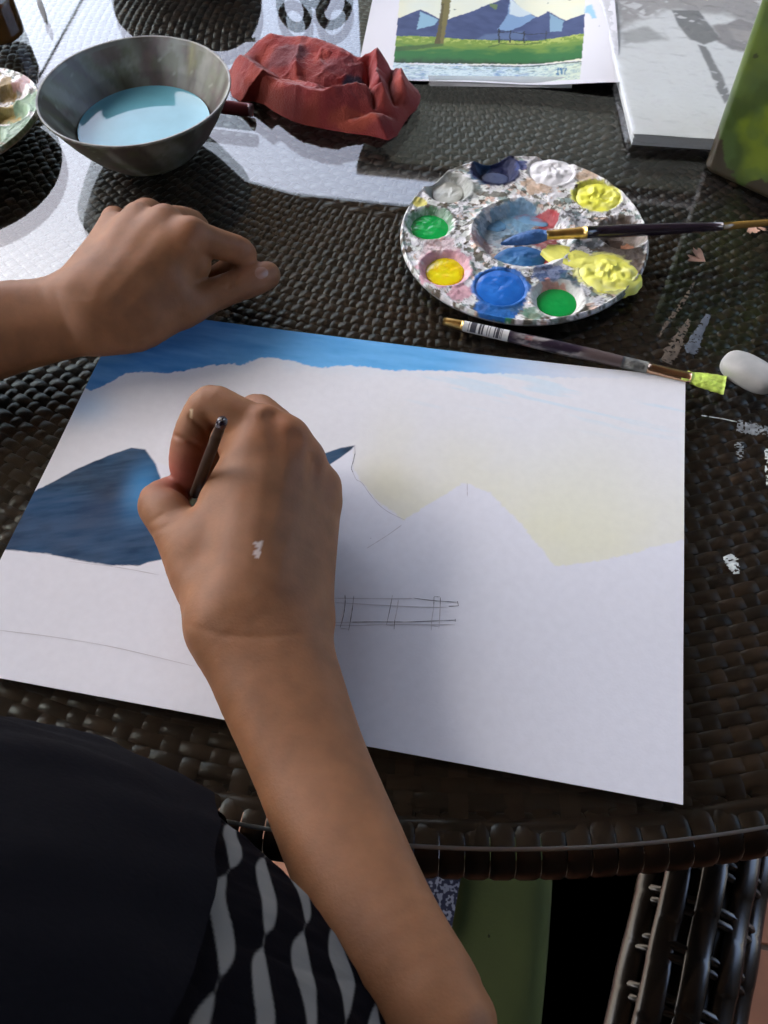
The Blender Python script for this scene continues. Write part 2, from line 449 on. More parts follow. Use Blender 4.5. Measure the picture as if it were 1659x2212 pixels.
# blue sky
edge = PX([(198, 845), (231, 831), (271, 808), (312, 803), (352, 806), (393, 802), (434, 791), (503, 783), (519, 787), (564, 771), (590, 770), (637, 778), (669, 789), (706, 792), (738, 786), (791, 791), (840, 798), (980, 801), (1100, 808), (1250, 818)])
sd = poly_sd(wx, wy, edge + PX([(1500, 820), (1520, 640), (200, 480), (150, 700), (170, 835)]))
frag = sstep(0.05, -0.04, sd)
fade = sstep(25.5, 17.0, gx + 1.2 * (fbm(gx * .5, gy * 3, 14) - .5))
streak = fbm(gx * .5 + gy * .1, gy * 2.6, 31)
dep = sstep(17.0, 21.3, gy - 0.06 * gx + 1.2 * (streak - .5))
b1 = mix(np.broadcast_to(P(84, 158, 206), C.shape), P(30, 96, 156), np.clip(0.75 * sstep(12, 3, gx) + .35 * (streak - .5) + .25 * dep, 0, 1))
C = mix(C, b1, frag * (0.08 + 0.92 * fade) * (0.9 + 0.1 * streak))
wash = sstep(0.9, -0.6, sd + 1.4 * (fbm(gx * .8, gy * .8, 77) - .5)) * 0.13 * (1 - frag) * sstep(26, 12, gx)
C = mix(C, P(120, 180, 215), wash)
c = W(185, 880, 0); C = mix(C, P(110, 165, 205), 0.45 * np.exp(-((gx - c[0]) ** 2 / 2.0 + (gy - c[1]) ** 2 / 1.2)) * (1 - frag))
C = mix(C, P(150, 195, 220), 0.28 * sstep(.55, .8, fbm(gx * .35, gy * 3.2 + gx * .4, 41)) * sstep(12, 20, gx) * sstep(16.0, 18.6, gy) * (1 - frag))
# dark blue mountain
top = PX([(95, 1050), (170, 1010), (240, 981), (284, 966), (314, 970), (336, 1002), (350, 1040), (420, 1080), (560, 1040), (660, 996), (694, 980), (735, 966), (766, 961), (758, 970), (735, 987), (703, 1008), (600, 1100), (480, 1180), (380, 1200)])
bot = PX([(345, 1208), (320, 1213), (300, 1221), (270, 1220), (240, 1221), (180, 1212), (100, 1196), (37, 1190), (-60, 1180), (-20, 1100)])
wob = 0.06 * (fbm(gx * 3, gy * 3, 51) - .5) + (0.30 * (fbm(gx * 4, gy * 3, 53) - .5) + 0.22 * (vnoise(gx * 8, gy * 4, 52) - .5)) * sstep(9.6, 8.6, gy)
sdm = poly_sd(gx, gy + wob * 0.6, top + bot) + wob * 0.5
mm = sstep(0.035, -0.035, sdm)
st = fbm(gx * .7 + gy * .3, gy * 4.2 - gx * 1.5, 61, 5); st2 = fbm(gx * .7 + 5, gy * .7, 62)
mcol = mix(np.broadcast_to(P(12, 56, 84), C.shape), P(6, 25, 43), np.clip(1.1 * (st - .45) + 1.9 * (st2 - .40), 0, 1))
c = W(235, 1085, 0); dk = np.exp(-(((gx - c[0]) - .35 * (gy - c[1])) ** 2 / 0.9 + (gy - c[1]) ** 2 / 5))
mcol = mix(mcol, P(16, 26, 46), dk * .85)
c = W(305, 1065, 0); lt = np.exp(-(((gx - c[0]) + .1 * (gy - c[1])) ** 2 / 0.7 + (gy - c[1]) ** 2 / 2.6))
mcol = mix(mcol, P(50, 118, 166), lt * .9)
mcol = mix(mcol, P(20, 62, 100), sstep(9.6, 8.6, gy) * 0.35)
C = mix(C, mcol, mm * (0.93 + 0.07 * st))
gz = lift(gx, gy)
V = np.stack([gx, gy, gz], -1).reshape(-1, 3); F = grid_faces(nu, nv)
m_paper = mat('watercolour_paper', rough=0.85, spec=0.25, attr=True, bump=(900, 0.25, 0.0002), noise=(260, 0.02))
sheet = empty('painting_sheet', (SW / 2, SH / 2, 0)); tag(sheet, 'large white paper sheet with half-painted blue sky, mountain and pencil fence', 'painting')
obj('paper', V, F, m_paper, sheet, True, C.reshape(-1, 3))
eb = []
for side in range(4):
    t = np.linspace(0, 1, 60)
    x = (t * SW, np.full(60, SW), t * SW, np.zeros(60))[side]; y = (np.zeros(60), t * SH, np.full(60, SH), t * SH)[side]
    z = lift(x, y); Vt = np.stack([np.stack([x, y, z], -1), np.stack([x, y, z - 0.045], -1)], 1).reshape(-1, 3); eb.append((Vt, grid_faces(60, 2)))
V, F = join(eb); obj('paper_edge', V, F, mat('paper_edge', (0.72, 0.71, 0.73), 0.9), sheet)
# pencil lines
def Z(x, y): return (673.9 + x * .2396, 933.1 + y * .2396)
def stroke(pts, w):
    q = np.array([W(*p, 0)[:2] for p in pts]); q = spline(q, 8) if len(q) > 2 else np.linspace(q[0], q[1], 12)
    n = len(q); w_ = w * (0.55 + 0.9 * vnoise(np.arange(n) * .6, np.zeros(n) + len(pts), int(q[0, 0] * 100) % 97))
    w_[0] *= .3; w_[-1] *= .3
    t = np.gradient(q, axis=0); t /= np.linalg.norm(t, axis=1)[:, None] + 1e-9; nn = np.stack([-t[:, 1], t[:, 0]], -1)
    a_, b_ = q + nn * w_[:, None] / 2, q - nn * w_[:, None] / 2
    V = np.stack([np.column_stack([a_, lift(a_[:, 0], a_[:, 1]) + .012]), np.column_stack([b_, lift(b_[:, 0], b_[:, 1]) + .012])], 1).reshape(-1, 3)
    return V, grid_faces(n, 2)
dark, pale = [], []
for p in ([(298, 1475), (300, 1545), (285, 1660), (255, 1770)], [(378, 1485), (365, 1600), (345, 1725), (330, 1800)], [(722, 1505), (700, 1620), (672, 1750)],
          [(910, 1507), (1090, 1530), (1310, 1545)], [(1310, 1535), (1320, 1578)], [(1230, 1582), (1320, 1577)], [(1100, 1495), (1097, 1590)], [(1100, 1495), (1155, 1497)], [(1157, 1500), (1155, 1590)],
          [(350, 1722), (550, 1720), (760, 1722), (900, 1722), (1290, 1706)], [(1290, 1695), (1291, 1720)], [(748, 1700), (740, 1790)], [(530, 962), (532, 968)],
          [(390, 195), (372, 270), (356, 330), (372, 376)]):
    dark.append(stroke([Z(*q) for q in p], 0.028))
for p in ([(165, 1545), (300, 1550), (700, 1575), (1010, 1590), (1220, 1590)], [(180, 1505), (700, 1512), (910, 1510)], [(780, 1520), (765, 1620), (748, 1700)], [(1097, 1590), (1078, 1720), (1075, 1800)],
          [(1155, 1590), (1150, 1690), (1143, 1785)], [(185, 1725), (350, 1722)], [(150, 1748), (400, 1752), (700, 1745), (1290, 1748)], [(255, 1775), (330, 1785)], [(672, 1750), (740, 1757)], [(1080, 1755), (1140, 1765)],
          [(372, 376), (400, 435), (450, 465), (510, 550), (600, 660), (700, 735), (840, 802)], [(810, 845), (700, 925), (600, 990), (495, 1055)], [(1398, 470), (1400, 590)],
          [(725, 1480), (722, 1505)], [(385, 130), (390, 195)]):
    pale.append(stroke([Z(*q) for q in p], 0.03))
for p in ([(0, 1363), (120, 1378), (250, 1400), (420, 1440)], [(150, 1215), (260, 1228), (345, 1243)]):
    pale.append(stroke(p, 0.022))
m_gr = mat('graphite', (0.22, 0.22, 0.23), 0.6); m_gr2 = mat('faint_graphite', (0.55, 0.54, 0.56), 0.7)
for V, F in dark: obj('pencil_line', V, F, m_gr, sheet)
for V, F in pale: obj('faint_pencil_line', V, F, m_gr2, sheet)

# ------------------------------------------------------------------ palettes
def well_layout(): return [math.radians(a) for a in (104, 66, 27, -10, -40, -73, -105, -140, 172, 140)]
def make_palette(name, centre, R, rotz, tilt_axis, tilt, label, seed, fresh, well_xy=None, spots=()):
    """round plastic palette with ten wells round a mixing dish; colours are dried paint chips"""
    r_ = np.random.default_rng(seed)
    nr, nt = 120, 420
    rr = np.linspace(0.0, 1, nr) ** 0.85; tt = np.linspace(0, 2 * math.pi, nt, endpoint=False)
    rg, tg = np.meshgrid(rr, tt, indexing='ij'); x = rg * R * np.cos(tg); y = rg * R * np.sin(tg)
    q = rg * R
    z = np.full(x.shape, 0.80)
    z -= 0.60 * sstep(0.40 * R, 0.31 * R, q)                       # mixing dish
    z += 0.10 * np.exp(-((q - 0.425 * R) / (0.018 * R)) ** 2)      # raised ring round it
    wells = []
    for wx_, wy_ in (well_xy if well_xy else [(0.72 * R * math.cos(a), 0.72 * R * math.sin(a)) for a in well_layout()]):
        wells.append((wx_, wy_))
        d = np.hypot(x - wx_, y - wy_)
        z -= 0.58 * sstep(0.205 * R, 0.12 * R, d); z += 0.05 * np.exp(-((d - 0.212 * R) / (0.014 * R)) ** 2)
    z += 0.08 * sstep(0.965 * R, 0.985 * R, q) - 0.22 * sstep(0.985 * R, R, q)
    # dried paint
    k1, f1, f2 = worley(x * 2.2 + 1.2 * fbm(x, y, seed), y * 2.2 + 1.2 * fbm(x + 9, y, seed), seed + 1)
    k2, g1, g2 = worley(x * 3.4 + 2.2 * fbm(x * 2, y * 2, seed), y * 4.2 + 2 * fbm(x * 2, y, seed), seed + 2)
    pal = np.array([P(*c) for c in ((218, 220, 212), (206, 212, 204), (214, 212, 204), (122, 122, 112), (200, 204, 196), (104, 102, 90), (200, 176, 158), (94, 84, 70), (128, 144, 138), (222, 224, 216))])
    ci = (k1 * 9.99).astype(int); cj = (k2 * 9.99).astype(int)
    Cc = pal[ci]; sel = (fbm(x * 1.3, y * 1.3, seed + 5) > 0.47)
    Cc = np.where(sel[..., None], pal[cj], Cc)
    Cc = mix(Cc, pal[0], 0.85 * (fbm(x * 2.2, y * 2.2, seed + 6) > .54)); Cc = mix(Cc, pal[5] * .6, .7 * ((g2 - g1) < .05) * (fbm(x * 1.5, y * 1.5, seed + 16) > .48))
    z = z + 0.035 * (k1 - .5) * (rg < .98) + 0.03 * (k2 - .5) * (rg < .98) + 0.02 * (fbm(x * 6, y * 6, seed + 8) - .5)
    for (a0, rad_, s_, c_, k_) in fresh:
        px_, py_ = rad_ * R * math.cos(math.radians(a0)), rad_ * R * math.sin(math.radians(a0))
        d = np.hypot(x - px_, y - py_) / (s_ * R) + 0.9 * (fbm(x * 1.6, y * 1.6, seed + int(a0) + 60) - .5) + .35 * (vnoise(x * 6, y * 6, seed + 3) - .5)
        Cc = mix(Cc, P(*c_), k_ * sstep(1.0, 0.86, d))
    for (px_, py_, s_, c_, k_, ir) in spots:
        d = np.hypot(x - px_, y - py_) / s_ + ir * 2 * (fbm(x * 1.6, y * 1.6, seed + int(s_ * 90)) - .5) + ir * (vnoise(x * 6, y * 6, seed + 3) - .5)
        Cc = mix(Cc, P(*c_), k_ * sstep(1.0, 0.9, d))
    Cc = Cc * (.86 - .10 * (fbm(x * 1.1, y * 1.1, seed + 70) > .52)[..., None])
    V1 = np.stack([x, y, z], -1).reshape(-1, 3)
    zb = np.minimum(z - 0.12, 0.62); V2 = np.stack([x, y, zb], -1).reshape(-1, 3)
    F1 = grid_faces(nr, nt, wrap_v=True); F2 = F1[:, ::-1] + len(V1)
    k = np.arange(nt); k2_ = (k + 1) % nt; o1 = (nr - 1) * nt
    F3 = np.stack([o1 + k, len(V1) + o1 + k, len(V1) + o1 + k2_, o1 + k2_], -1)
    Vl = np.vstack([V1, V2]); Fl = np.vstack([F1, F2, F3]); Cl = np.vstack([Cc.reshape(-1, 3), np.broadcast_to(P(200, 205, 200), (len(V2), 3))])
    Rm = np.array((Matrix.Rotation(tilt, 3, Vector(tilt_axis)) @ Matrix.Rotation(rotz, 3, 'Z')))
    Vw = Vl @ Rm.T + np.asarray(centre)
    e = empty(name, (centre[0], centre[1], 0)); tag(e, label, 'palette', 'round paint palettes')
    obj('plate', Vw, Fl, mat('paint_crusted_plastic', rough=0.5, spec=0.16, attr=True, bump=(380, 0.7, 0.0008), noise=(300, 0.2)), e, True, Cl)
    return e, Rm, wells

def puddle(parent, Rm, centre, cx, cy, rx, ry, z0, h, colr, rough, seed, lumps=0.0, irregular=0.12, rot=0.0, label=None, swirl=None):
    nr, nt = 22, 64
    rg, tg = np.meshgrid(np.linspace(0, 1, nr), np.linspace(0, 2 * math.pi, nt, endpoint=False), indexing='ij')
    out = 1 + irregular * 2 * (fbm(np.cos(tg) * 1.6 + seed, np.sin(tg) * 1.6, seed) - .5) + irregular * .6 * (vnoise(np.cos(tg) * 5 + seed, np.sin(tg) * 5, seed + 1) - .5)
    x = rg * out * rx * np.cos(tg); y = rg * out * ry * np.sin(tg)
    x, y = x * math.cos(rot) - y * math.sin(rot) + cx, x * math.sin(rot) + y * math.cos(rot) + cy
    z = z0 + h * np.sqrt(np.clip(1 - rg ** 4, 0, 1)) + lumps * (fbm(x * 2.2, y * 2.2, seed + 4) - .5) * (1 - rg ** 3) * 2 + lumps * .6 * (np.abs(fbm(x * 5, y * 5, seed + 9) - .5)) * (1 - rg ** 4)
    z = np.where(rg > .999, z0 - 0.25, z)
    V = np.stack([x, y, z], -1).reshape(-1, 3) @ Rm.T + np.asarray(centre)
    c = np.broadcast_to(P(*colr), x.shape + (3,)).copy()
    if swirl is not None:
        c = mix(c, P(*swirl), np.clip(2.4 * (fbm(x * 1.8 + 3, y * 2.6, seed + 20) - .48), 0, 1))
    c *= (1 + .14 * (fbm(x * 4, y * 4, seed + 3) - .5))[..., None]
    o = obj('wet_paint', V, grid_faces(nr, nt, wrap_v=True), mat('acrylic_paint', rough=rough, spec=0.5, attr=True, bump=(220, .15, .0006)), parent, True, c.reshape(-1, 3))
    if label: o['label'] = label
    return o

pc = W(1131, 503, 0.8); pc[2] = 0.0; PR = 6.95
fresh = [(140, .72, .15, (120, 125, 118), .8), (-12, .80, .20, (96, 84, 74), .9), (0, .55, .10, (86, 92, 96), .7), (35, .45, .12, (60, 72, 92), .4), (-62, .52, .13, (52, 78, 120), .8), (-52, .66, .10, (60, 90, 104), .8),
         (-135, .84, .17, (196, 150, 158), .85), (-118, .86, .09, (198, 152, 160), .9), (205, .72, .17, (188, 150, 150), .5), (-95, .93, .10, (40, 120, 74), .9), (-80, .90, .07, (90, 130, 104), .8),
         (122, .80, .13, (60, 100, 120), .8), (150, .88, .10, (84, 118, 130), .7), (165, .92, .06, (205, 196, 90), .9), (85, .62, .13, (188, 164, 140), .85), (60, .92, .10, (196, 172, 146), .8), (-35, .96, .07, (70, 84, 60), .8),
         (40, .12, .16, (128, 120, 114), .7), (130, .20, .18, (126, 160, 180), .85), (95, .26, .16, (116, 158, 184), .85), (170, .24, .17, (124, 150, 165), .7), (60, .30, .10, (168, 62, 66), .9), (20, .20, .12, (150, 66, 70), .7), (-50, .26, .11, (172, 52, 56), .9), (10, .5, .06, (176, 70, 66), .7), (200, .33, .10, (150, 120, 122), .7), (180, .10, .07, (70, 76, 70), .8)]
def pl(u, v, z=.8):
    q = W(u, v, z) - pc; return q[0], q[1]
WXY = [pl(*q) for q in ((1070, 366), (1190, 370), (1290, 423), (1345, 503), (1308, 588), (1205, 643), (1082, 620), (962, 578), (928, 482), (968, 406))]
spots = [(*pl(1070, 366), 1.62, (12, 22, 60), .98, .08), (*pl(1130, 360), .5, (34, 52, 104), .9, .3), (*pl(1075, 660), 1.1, (34, 92, 160), .95, .35), (*pl(1110, 655), .6, (60, 100, 140), .9, .35), (*pl(1040, 350), .6, (36, 70, 110), .8, .3), (*pl(928, 482), 1.5, (96, 150, 112), .6, .15), (*pl(962, 578), 1.55, (196, 150, 160), .85, .2), (*pl(1082, 620), 1.65, (36, 96, 166), .95, .1), (*pl(1205, 643), 1.5, (206, 206, 200), .8, .15), (*pl(1195, 622), .7, (190, 120, 100), .7, .4), (*pl(1190, 370), 1.6, (222, 222, 214), .9, .15), (*pl(1290, 423), 1.5, (216, 222, 96), .9, .15), (*pl(1308, 588), 1.7, (214, 226, 130), .9, .2), (*pl(968, 406), 1.5, (150, 154, 146), .7, .2), (*pl(1345, 503), 1.5, (104, 92, 80), .85, .25), (*pl(1333, 515), .6, (60, 46, 38), .9, .3), (*pl(1360, 520), .5, (170, 120, 92), .9, .4)]
palette, PM, wells = make_palette('palette', pc, PR, 0.0, (1, 0, 0), math.radians(0.4), 'round white palette crusted with paint, holding a brush with blue bristles', 11, fresh, WXY, spots)
pud = [(1070, 380, .85, .5, .25, .02, (58, 70, 100), .5, 0.02, (26, 38, 80)), (1192, 372, 1.55, 1.4, .52, .26, (232, 232, 226), .4, .2, None),
       (1294, 426, 1.55, 1.4, .56, .24, (230, 238, 70), .4, .2, (240, 246, 140)), (1203, 645, 1.18, 1.16, .36, .10, (12, 140, 62), .18, .02, None),
       (1081, 617, 1.58, 1.5, .62, .2, (28, 92, 170), .16, .05, (44, 112, 190)), (960, 579, 1.3, 1.12, .36, .16, (240, 200, 24), .16, .05, (230, 178, 10)), (929, 486, 1.42, 1.2, .34, .14, (10, 148, 66), .14, .04, None),
       (1316, 588, 1.75, 1.6, .66, .26, (214, 232, 92), .45, .24, (232, 244, 140)), (1236, 550, 1.7, .8, .74, .12, (212, 228, 104), .35, .14, None), (1121, 557, 1.6, 1.15, .20, .10, (40, 92, 142), .4, .10, (84, 136, 176)),
       (1056, 476, 1.15, .6, .20, .04, (84, 132, 166), .45, .05, (60, 84, 104)), (1130, 462, 1.7, .5, .20, .04, (104, 146, 176), .45, .05, (150, 80, 84)), (968, 410, 1.25, .95, .30, .08, (168, 172, 164), .3, .08, (120, 124, 116))]
for i, (u, v, rx, ry, z0, h, c_, ro, lu, sw) in enumerate(pud):
    x_, y_ = pl(u, v, z0 + .2); puddle(palette, PM, pc, x_, y_, rx, ry, z0, h, c_, ro, 100 + i * 13, lu, .16 if lu > .1 else .07, (-.35, 0.4 * i)[i not in (8, 10, 11)], None, sw)

pc2 = W(-150, 262, 1.7); pc2[2] = 0.75
fresh2 = [(10, .72, .2, (132, 110, 60), .9), (-25, .75, .2, (150, 132, 70), .9), (20, .5, .2, (225, 222, 214), .95), (-5, .42, .22, (228, 226, 222), .95), (45, .8, .18, (110, 170, 172), .9), (35, .6, .13, (150, 70, 50), .9), (-60, .85, .3, (110, 140, 112), .8), (-30, .95, .2, (120, 150, 124), .9), (0, .92, .1, (150, 110, 112), .7), (60, .6, .2, (210, 210, 90), .6)]
make_palette('palette', pc2, 7.0, 0.9, (0.5, 1, 0), math.radians(-6), 'paint-crusted palette cut off by the frame, leaning against the water bowl', 37, fresh2)

# ------------------------------------------------------------------ bowl of rinse water
bc = W(290, 193, 3.75); bc = np.array([bc[0], bc[1], 0.0])
prof_o = [(0.01, .2), (2.7, .2), (2.8, .02), (3.05, .02), (3.15, .2), (3.55, .55), (4.1, 1.2), (4.7, 2.1), (5.2, 3.0), (5.5, 3.55), (5.64, 3.74), (5.62, 3.86), (5.5, 3.84)]
prof_i = [(5.38, 3.6), (5.05, 3.0), (4.55, 2.15), (3.98, 1.35), (3.4, .8), (2.6, .45), (1.5, .4), (0.01, .4)]
def dense(p, n): return np.array([np.interp(np.linspace(0, len(p) - 1, n), np.arange(len(p)), [q[k] for q in p]) for k in (0, 1)]).T
V, F = lathe(bc, dense(prof_o + prof_i, 110) * [1.035, 1], 160)
dx, dy = V[:, 0] - bc[0], V[:, 1] - bc[1]; ang = np.arctan2(dy, dx); rad = np.hypot(dx, dy); inner = np.arange(len(V)) // 160 > 66
V[:, 2] += 0.05 * (fbm(np.cos(ang) * 3, np.sin(ang) * 3, 3) - .5) * (V[:, 2] > 3.5)
n1 = fbm(np.cos(ang) * 4 + V[:, 2] * .25, np.sin(ang) * 4 + V[:, 2] * .1, 5); n2 = fbm(np.cos(ang) * 9 + 4, np.sin(ang) * 9 + V[:, 2] * 1.2, 15); n3 = vnoise(ang * 22, V[:, 2] * 7, 8)
Cb = mix(np.broadcast_to(np.array([.34, .35, .32]), V.shape), np.array([.12, .10, .085]), sstep(.38, .56, n1))
Cb = mix(Cb, np.array([.15, .17, .08]), .5 * sstep(.50, .60, n2)); Cb = mix(Cb, np.array([.20, .12, .13]), .6 * sstep(.55, .7, fbm(ang * 3 + 2, V[:, 2] * .9, 33)))
Cb = mix(Cb, np.array([.42, .45, .40]), .8 * ((n3 > .93) & (n2 > .45)))
for a0, w_, c_ in ((1.45, .10, (.34, .37, .33)), (.55, .09, (.33, .35, .32)), (1.2, .05, (.38, .36, .16))):
    Cb = mix(Cb, np.array(c_), .75 * np.exp(-(((ang - a0 + .15 * (n2 - .5)) / w_) ** 2)) * sstep(1.6, 3.0, V[:, 2]) * (n1 > .35))
Cb = mix(Cb, np.array([.30, .31, .29]), .7 * (V[:, 2] > 3.62) * sstep(.35, .6, n2))
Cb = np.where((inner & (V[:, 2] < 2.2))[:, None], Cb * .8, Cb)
Cb = Cb * np.array([.60, .60, .53])
bowl = empty('water_bowl', bc); tag(bowl, 'round grey bowl stained with old paint, filled with rinse water', 'bowl')
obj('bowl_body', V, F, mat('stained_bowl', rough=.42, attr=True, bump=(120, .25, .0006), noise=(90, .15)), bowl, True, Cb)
rw = 4.12; zw = 1.52
V, F = lathe((bc[0], bc[1], zw), [(0.001, 0), (1, 0), (2.5, 0), (rw - .15, 0), (rw - .02, .05)], 90)
V[:, 2] += .004 * (fbm(V[:, 0] * .8, V[:, 1] * .8, 3) - .5)
tag(obj('rinse_water', V, F, mat('milky_water', (.15, .43, .53), .03, .22, noise=(35, .10)), None, True, None, (bc[0], bc[1], zw)), 'milky pale blue water standing in the paint-stained bowl', 'water')

# ------------------------------------------------------------------ red rag
out = [(480, 112), (500, 92), (545, 60), (600, 66), (650, 72), (705, 88), (760, 108), (800, 120), (830, 112), (878, 118), (880, 150), (911, 172), (905, 205), (880, 250), (850, 303), (805, 290), (760, 285), (700, 275), (640, 262), (600, 243), (560, 215), (500, 192), (486, 150)]
outw = np.array([W(u, v, 1.5 if k < 10 else (.9 if k < 13 or k > 20 else .15))[:2] for k, (u, v) in enumerate(out)]); outw = smooth_poly(outw, 1)
cen = np.array(W(700, 180, 1)[:2]); nr, nt = 70, 260
d_ = outw - cen; an = np.unwrap(np.arctan2(d_[:, 1], d_[:, 0])); 
if an[-1] < an[0]: an = an[::-1]; d_ = d_[::-1]
ts = np.linspace(0, 1, nt, endpoint=False); cum = np.r_[0, np.cumsum(np.linalg.norm(np.diff(np.vstack([d_, d_[:1]]), axis=0), axis=1))]; cum /= cum[-1]
bx_ = np.interp(ts, cum, np.r_[d_[:, 0], d_[0, 0]]); by_ = np.interp(ts, cum, np.r_[d_[:, 1], d_[0, 1]])
rg = np.linspace(0, 1, nr)[:, None]
X = cen[0] + rg * bx_; Y = cen[1] + rg * by_
def rl(pts): return [tuple(W(u, v, 1.2)[:2]) for u, v in pts]
h = 1.35 * np.clip(1 - rg ** 7, 0, 1) ** .5 * np.ones_like(X)
xx = X + .5 * (fbm(X * .5, Y * .5, 2) - .5); yy = Y + .5 * (fbm(X * .5 + 7, Y * .5, 2) - .5)
def ridge_(pts, w, a):
    global h
    dd_ = line_d(xx, yy, rl(pts)); h = h + a * (.45 * np.exp(-(dd_ / w) ** 2) + .5 * np.exp(-dd_ / (w * .8))) * np.clip(1.1 - rg ** 8, 0, 1)
ridge_([(540, 80), (640, 95), (740, 125), (800, 130)], .9, .9); ridge_([(500, 115), (540, 150), (600, 200), (700, 225), (800, 205)], .7, .8)
ridge_([(560, 120), (620, 160), (700, 175), (790, 165)], .8, -.9); ridge_([(560, 200), (640, 240), (740, 240), (850, 230)], .35, -.75)
ridge_([(590, 235), (680, 262), (780, 270), (850, 280)], .5, .35); ridge_([(815, 130), (812, 170), (830, 215)], .35, .7); ridge_([(845, 125), (842, 170), (850, 210)], .25, -.8)
ridge_([(868, 125), (866, 160), (875, 200)], .35, .8); ridge_([(795, 145), (795, 190), (805, 225)], .22, -.6); ridge_([(890, 180), (880, 230), (858, 280)], .5, .3); ridge_([(510, 170), (560, 205)], .4, -.5); ridge_([(650, 120), (640, 160), (690, 200)], .3, .35)
ridge_([(505, 140), (530, 175), (590, 225)], .25, .35); ridge_([(720, 195), (760, 205), (830, 200)], .22, -.45)
h += .35 * np.abs(fbm(X * .7, Y * .9, 12) - .5) + .12 * np.abs(fbm(X * 1.6 + Y, Y * 1.6, 16) - .5) + .05 * (fbm(X * 4, Y * 4, 13) - .5)
rn_ = 1 - np.abs(2 * fbm(X * .55 + Y * .35, Y * .9 - X * .35, 91, 3) - 1); h += .35 * (rn_ - .75) * sstep(.6, 1., rn_) * (1 - rg ** 4) + .10 * np.abs(fbm(X * 2.4 + Y * 1.4, Y * 2.6 - X * .8, 92) - .5) * (1 - rg ** 4)
h = np.clip(h, .02, None) * np.clip((1 - rg ** 10) * 1.0, 0, 1) + .02
lean = .05 * h
Vr = np.stack([X, Y, h], -1).reshape(-1, 3)
n_ = fbm(X * .7, Y * .7, 44)
Cr = mix(np.broadcast_to(np.array([.27, .036, .034]), X.shape + (3,)), np.array([.33, .058, .042]), sstep(.4, .7, n_)); Cr = mix(Cr, np.array([.19, .03, .034]), .5 * sstep(.5, .7, fbm(X * .6 + 9, Y * .6, 46)))
for (u, v, sx, sy, c_, k_) in ((765, 148, 1.0, .55, (.03, .03, .055), .97), (615, 105, 1.6, .9, (.13, .04, .05), .75), (735, 130, 1.8, .6, (.16, .05, .06), .6), (690, 145, 1.4, .8, (.20, .05, .055), .5), (765, 222, 1.8, .5, (.42, .09, .045), .6)):
    c = W(u, v, 1.8); dd = ((X - c[0]) / sx) ** 2 + ((Y - c[1]) / sy) ** 2 + 1.0 * (fbm(X * 1.8, Y * 1.8, 50 + u) - .5)
    Cr = mix(Cr, np.array(c_), k_ * sstep(1.2, .5, dd))
rag = obj('cleaning_rag', Vr, grid_faces(nr, nt, wrap_v=True), mat('red_cotton', rough=.95, spec=.1, attr=True, bump=(1100, .8, .0009), sheen=.35), None, True, Cr.reshape(-1, 3), (cen[0], cen[1], 0))
tag(rag, 'crumpled red cotton rag with dark paint stains behind the palette', 'rag')
p0, p1 = W(490, 232, .5), W(541, 238, .5)
mk = empty('red_marker', ((p0 + p1) / 2 * [1, 1, 0])); tag(mk, 'blunt end of a dark red marker poking out between bowl and rag', 'marker')
V, F = tube([p0 + (p0 - p1) * 1.5, p1 - (p1 - p0) * .1, p1], [.42, .42, .38], 18); obj('barrel', V, F, mat('red_plastic', (.20, .03, .035), .3), mk)
V, F = tube([p1 + (p1 - p0) * .003, p1 + (p1 - p0) * .06, p1 + (p1 - p0) * .08], [.40, .40, .34], 18); obj('end_cap', V, F, mat('pale_cap', (.35, .2, .2), .4), mk)

# ------------------------------------------------------------------ pad in a plastic sleeve, and the finished picture lying on its corner
PT = 0.85
A_ = W(1368, 288, PT)[:2]; B_ = W(1560, 300, PT)[:2]
ex = (B_ - A_) / np.linalg.norm(B_ - A_); K_ = W(1338, 165, PT)[:2]; ey = (K_ - A_); ey /= np.linalg.norm(ey)
PWd, PHt = 15.5, 22.0
def pad_pt(a, b): return A_[:, None, None] + ex[:, None, None] * a + ey[:, None, None] * b if np.ndim(a) else A_ + ex * a + ey * b
nu, nv = 190, 270
ga, gb = np.meshgrid(np.linspace(0, PWd, nu), np.linspace(0, PHt, nv), indexing='ij')
q = A_ + ga[..., None] * ex + gb[..., None] * ey; X, Y = q[..., 0], q[..., 1]
C = np.broadcast_to(np.array([.74, .77, .75]), X.shape + (3,)).copy(); C *= (1 + .08 * (fbm(X * .6, Y * .6, 4) - .5))[..., None]
def pb(poly, c_, k_, soft=.15, wob=.5, sd_=1):
    global C
    d = poly_sd(X, Y, [tuple(W(u, v, PT)[:2]) for u, v in poly]) + wob * (fbm(X * 1.2, Y * 1.2, sd_) - .5)
    C = mix(C, np.array(c_), k_ * sstep(soft, -soft, d))
pb([(1335, 60), (1440, 20), (1560, 30), (1660, 60), (1660, -60), (1330, -60)], (.30, .29, .28), .85, .5, .8, 2)
pb([(1450, 20), (1510, 22), (1540, 60), (1560, 85), (1520, 95), (1490, 85), (1465, 55)], (.13, .14, .14), .9, .12, .3, 3)
pb([(1540, 55), (1600, 40), (1660, 60), (1660, 118), (1600, 112), (1555, 90)], (.22, .21, .205), .85, .2, .5, 5)
pb([(1575, 60), (1620, 66), (1630, 90), (1590, 85)], (.42, .40, .38), .8, .2, .5, 7)
pb([(1507, 95), (1526, 100), (1560, 160), (1580, 212), (1566, 222), (1550, 195), (1532, 150)], (.15, .16, .16), .9, .1, .15, 8)
pb([(1345, 70), (1400, 55), (1445, 85), (1400, 90), (1350, 92)], (.28, .29, .28), .7, .3, .6, 9)
C = mix(C, np.array([.74, .76, .75]), .8 * sstep(.62, .75, fbm(X * .7 + Y * .9, Y * .7, 17)) * sstep(.45, .6, vnoise(X * 3 - Y * 2, Y * 2, 19)))  # streaky highlights of the plastic, painted into the cover colour
